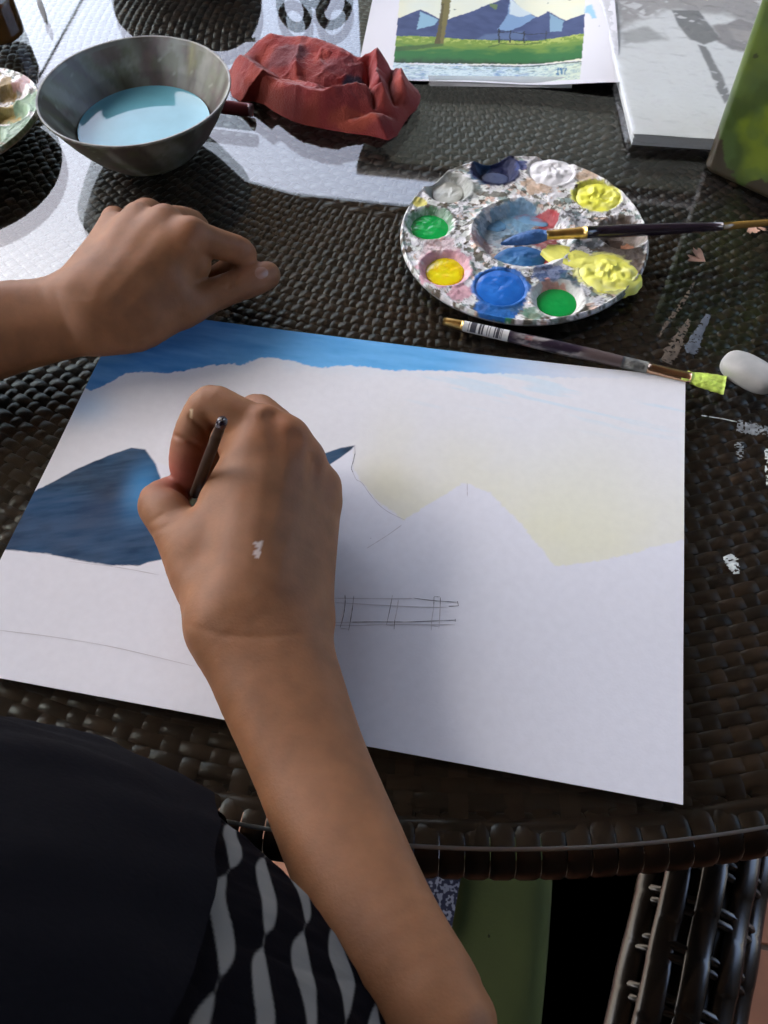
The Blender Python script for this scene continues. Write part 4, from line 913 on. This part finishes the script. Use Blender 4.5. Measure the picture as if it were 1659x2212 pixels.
# ------------------------------------------------------------------ wicker chair with cushion, below the table edge
ch = empty('wicker_chair', (*W(1350, 2100, -30)[:2], FLOOR)); tag(ch, 'dark wicker chair with a woven armrest, tucked under the table edge', 'chair')
ZA = -13.0
p0, p1 = W(1590, 1640, ZA), W(1440, 2420, ZA); dr = p1 - p0; L_ = np.linalg.norm(dr); dr /= L_; sd_ = np.array([-dr[1], dr[0], 0]); HW = 2.9
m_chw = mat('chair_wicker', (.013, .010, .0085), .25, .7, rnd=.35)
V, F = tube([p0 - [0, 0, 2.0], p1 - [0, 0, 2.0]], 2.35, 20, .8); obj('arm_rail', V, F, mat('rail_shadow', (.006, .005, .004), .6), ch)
NS = 5
for k in range(NS):
    a_ = (k - (NS - 1) / 2) / ((NS - 1) / 2); off = HW * math.sin(a_ * 1.15) ; hz = HW * .8 * (math.cos(a_ * 1.15) - 1)
    n = 160; s = np.linspace(0, L_, n); wv_ = np.cos(math.pi * (s / 2.3 + .5 * k + .13 * (k % 2))); zz = ZA + hz + .11 * np.sign(wv_) * np.abs(wv_) ** .6
    path = p0 + dr * s[:, None] + sd_ * off; path[:, 2] = zz
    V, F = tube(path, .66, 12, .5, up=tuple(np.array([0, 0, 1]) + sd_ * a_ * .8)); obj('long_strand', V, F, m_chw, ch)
cross = None
for i in range(int(L_ / 2.3)):
    s = (i + .5) * 2.3
    for o_ in (-.28, .28):
        path = []
        for a_ in np.linspace(-1.5, 1.5, 13): path.append(p0 + dr * (s + o_) + sd_ * HW * math.sin(a_) + np.array([0, 0, HW * .8 * (math.cos(a_) - 1) - .02]))
        V, F = tube(path, .26, 8, .8); obj('cross_strand', V, F, m_chw, ch)
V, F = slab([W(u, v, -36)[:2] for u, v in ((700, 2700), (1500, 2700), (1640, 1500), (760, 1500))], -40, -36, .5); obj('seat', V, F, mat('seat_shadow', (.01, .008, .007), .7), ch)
for u, v in ((800, 2600), (1480, 2600), (1560, 1550), (820, 1550)):
    q = W(u, v, -36); V, F = tube([(q[0], q[1], -40.2), (q[0], q[1], FLOOR)], 1.8, 14); obj('leg', V, F, m_chw, ch)
for s in (.15, .85):
    q = p0 + dr * L_ * s; V, F = tube([q - [0, 0, 4.2], [q[0], q[1], -36.3]], 1.4, 14); obj('arm_post', V, F, m_chw, ch)
qq = smooth_poly([W(u, v, -31)[:2] for u, v in ((985, 1690), (1215, 1690), (1205, 2000), (1165, 2420), (800, 2420), (945, 2050))], 2)
V, F = pillow(qq[::-1], -35.7, -31); cu = obj('seat_cushion', V, F, mat('green_cotton', (.060, .075, .014), .9, noise=(12, .25), bump=(500, .3, .0005)), None, True, None, (*qq.mean(0), -35.7)); tag(cu, 'olive green seat cushion on the chair, seen below the table rim', 'cushion')
gx2, gy2 = np.meshgrid(np.linspace(0, 1, 130), np.linspace(0, 1, 130), indexing='ij')
c00, c10, c01, c11 = [W(u, v, -30.5) for u, v in ((850, 1760), (1012, 1800), (800, 2060), (975, 2010))]
V = (c00 * ((1 - gx2) * (1 - gy2))[..., None] + c10 * (gx2 * (1 - gy2))[..., None] + c01 * ((1 - gx2) * gy2)[..., None] + c11 * (gx2 * gy2)[..., None])
V[..., 2] += .25 * (fbm(gx2 * 4, gy2 * 4, 3) - .5); sp_ = vnoise(V[..., 0] * 5, V[..., 1] * 5, 6) * .6 + vnoise(V[..., 0] * 9, V[..., 1] * 9, 7) * .4
C = mix(np.broadcast_to(np.array([.012, .013, .035]), V.shape), np.array([.20, .21, .26]), sstep(.56, .62, sp_))
tag(obj('speckled_cloth', V.reshape(-1, 3), grid_faces(130, 130), mat('speckled_cotton', rough=.9, attr=True), None, True, C.reshape(-1, 3), c00 * [1, 1, 1]), 'navy cloth speckled with white beside the green cushion', 'cloth')

# ------------------------------------------------------------------ the painter: arms and hands grown as one smooth surface
class Field:
    def __init__(s, lo, hi, h):
        s.lo = np.array(lo, float); s.h = h; s.n = np.ceil((np.array(hi) - s.lo) / h).astype(int) + 1
        s.v = np.full(s.n, 9.0, np.float32)
        s.ax = [s.lo[k] + np.arange(s.n[k]) * h for k in range(3)]
    def win(s, a, b, pad):
        lo = np.minimum(a, b) - pad; hi = np.maximum(a, b) + pad
        i0 = np.clip(np.floor((lo - s.lo) / s.h).astype(int), 0, s.n); i1 = np.clip(np.ceil((hi - s.lo) / s.h).astype(int) + 1, 0, s.n)
        return tuple(slice(x, y) for x, y in zip(i0, i1))
    def cone(s, a, b, ra, rb, k=.5, sub=False):
        a = np.asarray(a, float); b = np.asarray(b, float); w = s.win(a, b, max(ra, rb) + k + 4 * s.h)
        if any(q.stop <= q.start for q in w): return
        X = s.ax[0][w[0]][:, None, None].astype(np.float32); Y = s.ax[1][w[1]][None, :, None].astype(np.float32); Zz = s.ax[2][w[2]][None, None, :].astype(np.float32)
        e = b - a; L2 = e @ e + 1e-9
        t = np.clip(((X - a[0]) * e[0] + (Y - a[1]) * e[1] + (Zz - a[2]) * e[2]) / L2, 0, 1)
        d = np.sqrt((X - a[0] - t * e[0]) ** 2 + (Y - a[1] - t * e[1]) ** 2 + (Zz - a[2] - t * e[2]) ** 2) - (ra + (rb - ra) * t)
        v = s.v[w]
        if sub:
            h_ = np.clip(k - np.abs(v + d), 0, None) / k; s.v[w] = np.maximum(v, -d) + h_ * h_ * k * .25
        else:
            h_ = np.clip(k - np.abs(v - d), 0, None) / k; s.v[w] = np.minimum(v, d) - h_ * h_ * k * .25
    def chain(s, pts, k=.5):
        """tapered chain with no bulge at its joints: plain union inside, smooth union with what is there"""
        P_ = spline([np.r_[a, r] for a, r in pts], 3) if len(pts) > 2 else np.array([np.r_[a, r] for a, r in pts])
        w = s.win(P_[:, :3].min(0), P_[:, :3].max(0), P_[:, 3].max() + k + 4 * s.h)
        if any(q.stop <= q.start for q in w): return
        sub_ = Field.__new__(Field); sub_.h = s.h; sub_.lo = s.lo + np.array([q.start for q in w]) * s.h; sub_.n = np.array([q.stop - q.start for q in w]); sub_.v = np.full(sub_.n, 9.0, np.float32); sub_.ax = [s.ax[i][w[i]] for i in range(3)]
        for a, b in zip(P_[:-1], P_[1:]): sub_.cone(a[:3], b[:3], a[3], b[3], .02)
        v = s.v[w]; h_ = np.clip(k - np.abs(v - sub_.v), 0, None) / k; s.v[w] = np.minimum(v, sub_.v) - h_ * h_ * k * .25
    def merge(s, o, k):
        h_ = np.clip(k - np.abs(s.v - o.v), 0, None) / k; s.v = np.minimum(s.v, o.v) - h_ * h_ * k * .25
    def mesh(s):
        v = s.v; n = s.n; ins = v < 0
        cnt = np.zeros(n - 1, np.int8)
        for dx in (0, 1):
            for dy in (0, 1):
                for dz in (0, 1): cnt += ins[dx:n[0] - 1 + dx, dy:n[1] - 1 + dy, dz:n[2] - 1 + dz]
        act = (cnt > 0) & (cnt < 8); I = np.argwhere(act); idx = np.full(act.shape, -1, np.int64); idx[act] = np.arange(len(I))
        acc = np.zeros((len(I), 3)); num = np.zeros(len(I))
        cor = [(a, b, c) for a in (0, 1) for b in (0, 1) for c in (0, 1)]
        val = {c: v[I[:, 0] + c[0], I[:, 1] + c[1], I[:, 2] + c[2]] for c in cor}
        for c in cor:
            for k in range(3):
                if c[k] == 0:
                    d = list(c); d[k] = 1; d = tuple(d); a, b = val[c], val[d]; m = (a < 0) != (b < 0)
                    t = np.where(m, a / (a - b + 1e-20), 0); p = np.array(c, float)[None].repeat(len(I), 0); p[:, k] = t
                    acc[m] += p[m]; num[m] += 1
        V = s.lo + (I + acc / num[:, None]) * s.h
        F = []
        for k in range(3):
            u, w = (k + 1) % 3, (k + 2) % 3
            sl = [slice(None)] * 3; sl[k] = slice(0, n[k] - 1); sl2 = list(sl); sl2[k] = slice(1, n[k])
            A, B = ins[tuple(sl)], ins[tuple(sl2)]; E_ = np.argwhere(A != B)
            E_ = E_[(E_[:, u] > 0) & (E_[:, w] > 0) & (E_[:, u] < n[u] - 1) & (E_[:, w] < n[w] - 1)]
            fl = A[E_[:, 0], E_[:, 1], E_[:, 2]]
            def g(du, dw):
                q = E_.copy(); q[:, u] -= du; q[:, w] -= dw; return idx[q[:, 0], q[:, 1], q[:, 2]]
            Q = np.stack([g(1, 1), g(0, 1), g(0, 0), g(1, 0)], -1); Q[~fl] = Q[~fl][:, ::-1]; F.append(Q)
        return V, np.vstack(F)
H = W
# ---- right arm and hand (holding the brush)
def right_arm(h):
    lo, hi = (6.5, -19, -.5), (29.5, 23.5, 11.5)
    B = Field(lo, hi, h)
    # forearm: two bones' worth of flesh side by side
    st_ = [(548, 1337, 150, 2.95), (580, 1410, 140, 2.9), (606, 1483, 134, 2.95), (667, 1642, 124, 3.2), (727, 1788, 126, 3.7), (797, 1952, 130, 4.4), (852, 2050, 126, 4.9), (915, 2140, 118, 5.3), (960, 2220, 116, 5.6)]
    lf, rt = [], []
    for i_, (u, v, hw, z) in enumerate(st_):
        a_, b_ = st_[max(i_ - 1, 0)], st_[min(i_ + 1, len(st_) - 1)]; t = np.array([b_[0] - a_[0], b_[1] - a_[1]], float); t /= np.linalg.norm(t); n_ = np.array([t[1], -t[0]])
        sc = np.linalg.norm(H(u + 1, v, z) - H(u, v, z)); r_ = .60 * hw * sc; o_ = .40 * hw
        lf.append((H(u - n_[0] * o_, v - n_[1] * o_, z + .12), r_)); rt.append((H(u + n_[0] * o_, v + n_[1] * o_, z - .12), r_))
    B.chain(lf, .9); B.chain(rt, .9)
    B.chain([(H(562, 1200, 3.35), 1.5), (H(560, 1290, 3.2), 1.5)] + [(H(u, v, z + .02), (.66 - .04 * (i_ > 4)) * hw * np.linalg.norm(H(u + 1, v, z) - H(u, v, z))) for i_, (u, v, hw, z) in enumerate(st_)][:-1], 1.1)
    el = H(1000, 2230, 5.6)
    B.chain([(H(940, 2185, 5.5), .95), (H(995, 2300, 5.8), 1.05), (el + [1.2, -5.4, .6], 1.6)], .6)
    B.chain([(el + [1.2, -5.4, .6], 1.7), (el + [1.0, -7.0, 4.0], 2.6), ], 1.2)
    # wrist and back of the hand
    B.cone(H(500, 1330, 3.3), H(640, 1350, 2.6), 1.15, 1.15, .9)
    M = [((575, 935, 4.75), .95, (500, 1290, 3.5), 1.15), ((626, 962, 4.35), .95, (548, 1300, 3.5), 1.15), ((660, 1008, 3.45), .88, (590, 1310, 3.2), 1.15), ((690, 1060, 2.45), .86, (635, 1320, 2.6), 1.15)]
    for (a, ra, b, rb) in M: B.cone(H(*a), H(*b), ra, rb, .8)
    B.cone(H(560, 1080, 3.6), H(540, 1260, 3.2), 1.3, 1.5, .9)
    B.cone(H(662, 1130, 1.75), H(640, 1330, 1.9), 1.25, 1.35, .9)          # heel of the hand
    B.cone(H(590, 1100, 2.2), H(570, 1260, 2.1), 1.3, 1.4, .9)
    # thumb root and web
    B.chain([(H(475, 1320, 2.9), 1.25), (H(432, 1240, 2.9), 1.22), (H(400, 1175, 2.9), 1.08), (H(362, 1110, 2.85), .93)], .8)
    B.cone(H(430, 1170, 3.3), H(545, 985, 4.4), .85, .85, .8); B.cone(H(468, 1075, 3.5), H(552, 955, 4.65), .62, .75, .6); B.cone(H(505, 965, 4.1), H(545, 940, 4.5), .70, .8, .5); B.cone(H(470, 1190, 3.1), H(540, 1080, 3.7), 1.2, 1.1, .8)
    # thumb tip, tucked beneath the index finger
    B.chain([(H(362, 1110, 2.85), .93), (H(342, 1086, 2.7), .86), (H(385, 1062, 2.1), .76), (H(430, 1058, 1.7), .66)], .35)
    # knuckles
    for (u, v, z, r) in ((568, 915, 4.95, .80), (622, 945, 4.6, .80), (658, 990, 3.75, .74), (697, 1048, 2.75, .70)): B.cone(H(u, v, z), H(u + 6, v + 30, z - .1), r, r * .9, .5)
    for g_ in (((588, 895, 5.86), (606, 965, 5.86)), ((642, 938, 5.62), (645, 1000, 5.6)), ((686, 998, 4.42), (682, 1060, 4.4))): B.cone(H(*g_[0]), H(*g_[1]), .16, .10, .55, True)
    # fingers: each its own chain, hardly blended with its neighbours
    def finger(pts, k=.25):
        f_ = Field(lo, hi, h); f_.chain(pts, k); return f_
    idx_ = finger([(H(566, 925, 4.75), .86), (H(505, 893, 5.1), .80), (H(456, 874, 5.15), .82), (H(424, 912, 4.6), .74), (H(409, 960, 3.9), .77), (H(405, 1005, 3.1), .78), (H(415, 1034, 2.6), .70)], .3)
    mid = finger([(H(620, 945, 4.4), .86), (H(582, 905, 4.3), .74), (H(551, 886, 4.0), .70), (H(500, 925, 2.8), .66), (H(455, 985, 1.7), .62), (H(440, 1040, 1.1), .58)])
    rin = finger([(H(656, 990, 3.5), .82), (H(622, 955, 2.9), .72), (H(590, 950, 2.3), .68), (H(545, 990, 1.3), .62), (H(515, 1050, .85), .58)])
    pin = finger([(H(692, 1050, 2.5), .80), (H(655, 1035, 1.7), .64), (H(625, 1030, 1.2), .60), (H(585, 1070, .85), .55), (H(560, 1115, .8), .52)])
    for f_, k in ((pin, .22), (rin, .2), (mid, .2)): B.merge(f_, k)
    # creases on the index finger, then lay it on
    B.merge(idx_, .16)
    return B
# ---- left arm and hand (resting on the table, fingers curled under)
def left_arm(h):
    lo, hi = (-34, 10, -.2), (8.5, 38.5, 7.5)
    B = Field(lo, hi, h)
    B.chain([(H(165, 655, 2.7), 1.32), (H(60, 670, 2.5), 1.5), (H(-40, 690, 2.5), 1.75), (H(-220, 735, 2.6), 2.1), (H(-400, 800, 3.0), 2.3)], .9)
    B.chain([(H(190, 705, 2.1), 1.35), (H(70, 728, 2.0), 1.5), (H(-40, 752, 2.1), 1.75), (H(-220, 800, 2.4), 2.1), (H(-400, 850, 3.0), 2.3)], .9)
    M = [((246, 497, 3.3), .78, (150, 640, 2.7), 1.1), ((303, 479, 3.85), .80, (170, 650, 2.9), 1.15), ((358, 487, 4.1), .82, (195, 665, 2.8), 1.2), ((412, 515, 4.0), .86, (215, 685, 2.5), 1.2)]
    for (a, ra, b, rb) in M: B.cone(H(*a), H(*b), ra, rb, .8)
    B.cone(H(290, 560, 2.6), H(215, 640, 2.5), 1.4, 1.4, .9); B.cone(H(350, 570, 2.6), H(250, 670, 2.3), 1.4, 1.5, .9)
    B.chain([(H(225, 700, 2.05), 1.45), (H(290, 705, 1.85), 1.30), (H(350, 683, 1.7), 1.10), (H(410, 660, 1.6), .92)], .8)
    B.cone(H(370, 625, 2.6), H(320, 660, 2.3), .95, 1.2, .8)
    for (u, v, z, r) in ((243, 485, 3.5, .62), (300, 466, 4.05, .66), (356, 472, 4.35, .70), (413, 503, 4.25, .74)): B.cone(H(u, v, z), H(u - 14, v + 24, z - .15), r, r * .85, .45)
    B.cone(H(300, 530, 3.1), H(370, 540, 3.3), 1.35, 1.35, 1.0); B.cone(H(385, 590, 2.5), H(425, 572, 2.75), .8, .75, .6)
    def finger(pts, k=.25):
        f_ = Field(lo, hi, h); f_.chain(pts, k); return f_
    pin = finger([(H(243, 490, 3.3), .68), (H(245, 470, 2.0), .62), (H(262, 480, 1.0), .58), (H(290, 540, .75), .52), (H(300, 575, .9), .48)])
    rin = finger([(H(300, 472, 3.8), .74), (H(315, 455, 2.4), .68), (H(335, 465, 1.1), .62), (H(350, 530, .8), .58), (H(352, 575, .9), .52)])
    mid = finger([(H(356, 480, 4.1), .78), (H(390, 475, 2.9), .72), (H(425, 490, 1.5), .68), (H(430, 545, .85), .60), (H(420, 585, .8), .55)])
    ind = finger([(H(412, 508, 4.1), .84), (H(470, 527, 3.3), .77), (H(518, 544, 2.55), .76), (H(520, 562, 1.9), .72), (H(488, 585, 1.0), .62), (H(458, 600, .75), .55)])
    thb = finger([(H(395, 668, 1.62), .95), (H(455, 640, 1.5), .86), (H(505, 620, 1.45), .84), (H(545, 606, 1.4), .84), (H(576, 595, 1.3), .74)], .4)
    thb.cone(H(500, 575, 2.6), H(512, 606, 2.42), .06, .06, .10, True); thb.cone(H(488, 583, 2.6), H(496, 612, 2.45), .05, .05, .10, True)
    for f_, k in ((pin, .2), (rin, .2), (mid, .2), (ind, .25)): B.merge(f_, k)
    B.merge(thb, .28)
    return B
HV = 0.105
Vr, Fr = right_arm(HV).mesh(); Vl, Fl = left_arm(HV).mesh()
def fold(Vs, pts, depth, w, zmin, zmax=99.):
    """press a skin crease (or raise a tendon: negative depth) along a line seen on the near side of the hand"""
    q = (Vs - CC) @ RC.T; pu = q[:, 0] / q[:, 2] * FPX + 829.5; pv = q[:, 1] / q[:, 2] * FPX + 1106
    m = np.where((Vs[:, 2] > zmin) & (Vs[:, 2] < zmax))[0]; d = line_d(pu[m], pv[m], pts); dirv = (Vs[m] - CC) / q[m, 2:3]
    Vs[m] += dirv * (depth * np.exp(-(d / w) ** 2))[:, None]
fold(Vr, [(366, 936), (408, 952), (456, 978)], .13, 5, 3.4); fold(Vr, [(412, 900), (436, 922), (452, 955)], .09, 6, 4.2); fold(Vr, [(372, 1012), (400, 1030), (436, 1030)], .03, 7, 2.6)
fold(Vr, [(405, 1350), (480, 1372), (560, 1378), (640, 1370)], .025, 8, 2.5); fold(Vr, [(330, 1150), (365, 1135)], .05, 6, 2.6); fold(Vr, [(322, 1130), (352, 1112)], .04, 5, 2.6)
for t_ in ([(577, 960), (560, 1080), (540, 1230)], [(626, 995), (600, 1110), (565, 1240)], [(662, 1040), (635, 1140), (592, 1260)]): fold(Vr, t_, -.035, 18, 2.8)
for t_ in ([(300, 490), (250, 570), (205, 630)], [(356, 495), (300, 575), (235, 650)], [(412, 525), (350, 600), (270, 670)]): fold(Vl, t_, -.035, 15, 2.6)
fold(Vl, [(504, 583), (510, 598), (506, 615)], .06, 4, 1.6); fold(Vl, [(492, 588), (498, 604), (494, 620)], .05, 4, 1.6); fold(Vl, [(120, 630), (135, 680), (160, 730)], .025, 8, 2.2); fold(Vl, [(512, 512), (520, 530), (514, 548)], .04, 5, 2.6)
# upper body on a coarser lattice, overlapping the arms inside the flesh
T = Field((-48, -42, -24), (32, 24, 50), .6)
elr = H(1000, 2230, 5.6); ell = H(-400, 825, 3.0)
T.chain([((5, -21, -20), 11.), ((5.5, -20.5, 0), 11.5), ((5, -21.5, 9), 10.), ((4, -23, 15), 7.), ((3.5, -23.5, 24), 4.2), ((3.5, -22, 30), 4.2)], 2.5)
T.chain([((4, -20, 34), 6.6), ((4, -20.5, 39.5), 7.6)], 1.5); T.chain([((4.5, -13.5, 33), 2.6), ((4.5, -13.2, 37), 3.0)], 2.); T.cone((4.8, -11.9, 35.6), (4.8, -12.6, 37.6), .8, .5, .8); T.cone((11.2, -20.5, 37), (11.4, -21, 38.6), 1.0, .9, .6); T.cone((-3.4, -20.5, 37), (-3.6, -21, 38.6), 1.0, .9, .6)
T.chain([((13, -25, 14), 5.0), (elr + [1.0, -7.4, 4.0], 2.4), (elr + [1.2, -6.4, 1.6], 1.8)], 2.)
T.chain([((-6, -24, 14), 5.0), ((-24, -6, 8), 3.4), (ell + [-1.5, -2, 0], 2.5), (ell, 2.1)], 2.)
Vt, Ft = T.mesh()
V, F = join([(Vr, Fr), (Vl, Fl), (Vt, Ft)])
# skin colour: redder at knuckles and fingertips
Cs = np.broadcast_to(np.array([.228, .102, .045]), V.shape).copy()
def blush(pts, s_, c_, k_):
    global Cs
    for p in pts: Cs = mix(Cs, np.array(c_), k_ * np.exp(-((V - p) ** 2).sum(1) / (2 * s_ * s_)))
blush([H(405, 1010, 3.3), H(400, 1045, 2.6)], .75, (.33, .085, .062), .75); blush([H(424, 985, 4.1)], .5, (.28, .10, .065), .5)
blush([H(590, 920, 5.2), H(650, 960, 4.6), H(690, 1030, 3.2)], .8, (.30, .115, .05), .6); blush([H(425, 505, 4.8), H(530, 545, 2.9)], .8, (.29, .115, .052), .5); blush([H(560, 600, 1.8)], .8, (.33, .16, .10), .4)
n_ = fbm(V[:, 0] * .5 + V[:, 2] * .3, V[:, 1] * .5, 5); Cs *= (1 + .14 * (n_ - .5))[:, None]
mk_ = W(564, 1211, 4.3); q = V - mk_; al_ = q[:, 0] * .25 - q[:, 1] * .95; ac_ = q[:, 0] * .95 + q[:, 1] * .25
fleck = (np.abs(al_) < .33) & (np.abs(ac_ + .1 * al_) < .10 + .05 * np.sin(al_ * 18)) & (V[:, 2] > 2); Cs[fleck] = (.62, .52, .47)
q = V - W(415, 900, 5.2); Cs[(np.abs(q[:, 0]) < .07) & (np.abs(q[:, 1]) < .12) & (V[:, 2] > 4)] = (.55, .42, .25)
m_skin = mat('skin', rough=.58, spec=.28, attr=True, bump=(800, .22, .0005), sss=.2, noise=(90, .15))
person = empty('person', (5, -21, FLOOR)); tag(person, 'person in dark apron and zebra-print top, painting with bare arms', 'person')
obj('body', V, F, m_skin, person, True, Cs)
m_nail = mat('fingernail', (.36, .185, .125), .38, spec=.5)
def nail(c, ax_, nrm, L_, w_):
    ax_ = np.asarray(ax_, float); ax_ /= np.linalg.norm(ax_); nrm = np.asarray(nrm, float); nrm -= ax_ * (nrm @ ax_); nrm /= np.linalg.norm(nrm); sd2 = np.cross(nrm, ax_)
    n = 13; g1, g2 = np.meshgrid(np.linspace(-1, 1, n), np.linspace(-1, 1, n), indexing='ij'); e1 = g1 * np.sqrt(1 - .45 * g2 ** 2); e2 = g2 * np.sqrt(1 - .45 * g1 ** 2)
    V = c + e1[..., None] * ax_ * L_ + e2[..., None] * sd2 * w_ - ((e2 ** 2) * w_ * .42 + (e1 ** 2) * .07)[..., None] * nrm
    V = np.concatenate([V.reshape(-1, 3), V.reshape(-1, 3) - nrm * .06]); F = grid_faces(n, n)
    obj('fingernail', V, np.vstack([F, F[:, ::-1] + n * n]), m_nail, person)
def seen(Vs, u, v, r=5.0):
    """the skin point facing the camera at a photo position"""
    q = (Vs - CC) @ RC.T; pu = q[:, 0] / q[:, 2] * FPX + 829.5; pv = q[:, 1] / q[:, 2] * FPX + 1106
    k = np.where(np.hypot(pu - u, pv - v) < r)[0]; return Vs[k[np.argmin(q[k, 2])]]
ta, tb_ = H(545, 605, 1.35), H(577, 593, 1.2)
pn = seen(Vl, 570, 590); ax_ = (tb_ - ta) / np.linalg.norm(tb_ - ta); fo = ta + ax_ * ((pn - ta) @ ax_); nn_ = (pn - fo) / np.linalg.norm(pn - fo)
nail(pn + nn_ * .035, tb_ - ta, nn_, .44, .40)

# short dark hair as a thick cap over the skull
ug, vg = np.meshgrid(np.linspace(0, 2 * math.pi, 90, endpoint=False), np.linspace(.02, 1, 40), indexing='ij')
pol = vg * np.where(np.cos(ug) > .25, 1.15, 2.15); rh = 8.25 + .35 * (fbm(ug * 6, vg * 3, 3) - .5) + .2 * np.sin(ug * 40 + vg * 5)
V = np.stack([4 + rh * np.sin(pol) * np.sin(ug), -20.4 + rh * 1.02 * np.sin(pol) * np.cos(ug), 38.6 + rh * 1.12 * np.cos(pol)], -1).reshape(-1, 3)
obj('hair', V, grid_faces(90, 40, wrap_u=True), mat('dark_hair', (.012, .008, .006), .5, bump=(300, .8, .002)), person)
# clothes: zebra-print top round the trunk, apron in front
zt = np.r_[np.linspace(-24, -2, 30, endpoint=False), np.linspace(-2, 17, 240, endpoint=False), np.linspace(17, 27, 30)]; th = np.radians(np.r_[np.linspace(-180, 10, 80, endpoint=False), np.linspace(10, 95, 400, endpoint=False), np.linspace(95, 180, 40, endpoint=False)])
def trunk(z):
    R_ = np.interp(z, [-24, -10, 0, 6, 11, 15, 20, 22, 27], [13.6, 14.8, 15.8, 16.1, 15.7, 15.0, 13.6, 12.4, 6.5]); cx_ = np.interp(z, [-24, 6, 20, 27], [8.3, 8.3, 5.6, 4.2]); cy_ = np.interp(z, [-24, 0, 6, 20, 27], [-19.4, -19.4, -19.6, -22.6, -23.2]); return R_, cx_, cy_
def wrap(thv, zv, off=0., sd0=1):
    R_, cx_, cy_ = trunk(zv); R_ = R_ + off + .6 * (fbm(thv * 2.5, zv * .10, sd0) - .5) + .55 * np.abs(fbm(thv * 6 + zv * .15, zv * .25 + thv * 2, sd0 + 5) - .5)
    return np.stack([cx_ + R_ * np.sin(thv), cy_ + R_ * np.cos(thv), zv], -1)
TG, ZG = np.meshgrid(th, zt, indexing='ij')
V = wrap(TG, ZG, 0, 3)
wxx = V[..., 0] + .25 * V[..., 1] - .10 * V[..., 2] + .12 * np.sin(V[..., 1] * .9); wyy = V[..., 1] - .55 * V[..., 2]
u_ = wxx / .98 + .05 * np.sin(wyy * 1.3); cidx = np.floor(u_); fr_ = u_ - cidx; ph_ = hash2(cidx, cidx * 0, 3); v_ = wyy / 4.4 + .5 * (cidx % 2) + .22 * ph_; fv = v_ - np.floor(v_)
half = .33 * np.clip(1.05 - np.abs(2 * fv - 1) * 1.2, 0, 1) ** .75 * (.9 + .2 * np.sin(fv * 7 + cidx)); wht = sstep(.03, -.03, np.abs(fr_ - .5 - .10 * np.sin(fv * 6.3)) - np.clip(half, 0, .42))
C = mix(np.broadcast_to(np.array([.0016, .0014, .0026]), V.shape), np.array([.15, .145, .135]), wht)
obj('zebra_print_top', V.reshape(-1, 3), grid_faces(len(th), len(zt), wrap_u=True), mat('printed_jersey', rough=.95, spec=.05, attr=True, bump=(700, .3, .0005)), person, True, C.reshape(-1, 3))
sg = np.linspace(0, 1, 120); zt2 = np.linspace(-24, 22, 110); SG, ZG = np.meshgrid(sg, zt2, indexing='ij')
tmax = np.radians(np.interp(ZG, [-24, 4, 6, 8, 10, 11.3, 13, 17.5], [17, 18, 20, 25, 29, 33, 37, 46])); TG = np.radians(-75) + (tmax - np.radians(-75)) * SG
V = wrap(TG, ZG, .45, 3); V[..., 2] += 0
obj('apron', V.reshape(-1, 3), grid_faces(120, 110), mat('black_canvas', (.0024, .0024, .0042), .9, spec=.06, bump=(600, .35, .0006)), person)

# ---- brush in the painter's hand
h1 = W(482, 905, 8.6); h0 = W(400, 1122, .12)
hb = empty('paintbrush', h0 * [1, 1, 0]); tag(hb, 'thin brush with dark-tipped handle held in the painting hand', 'paintbrush', 'paintbrushes')
d = h1 - h0
rod(hb, 'handle', h0 + d * .30, h0 + d * .955, .22, .185, mat('brown_lacquer', (.034, .018, .010), .5, .2), 16, mid=.02); 
tq = np.linspace(0, 1, 7); V, F = tube(h0 + d * (.952 + .048 * tq[:, None]), .205 * np.sqrt(np.clip(1 - (tq * 1.02 - .3) ** 4 * 3.5, .04, 1)), 16); obj('handle_tip', V, F, m_lacq, hb)
rod(hb, 'ferrule', h0 + d * .14, h0 + d * .302, .16, .205, m_gold, 16); rod(hb, 'bristles', h0 + d * .142, h0, .155, .03, mat('wet_bristles', P(30, 70, 110), .4), 12, mid=.05)
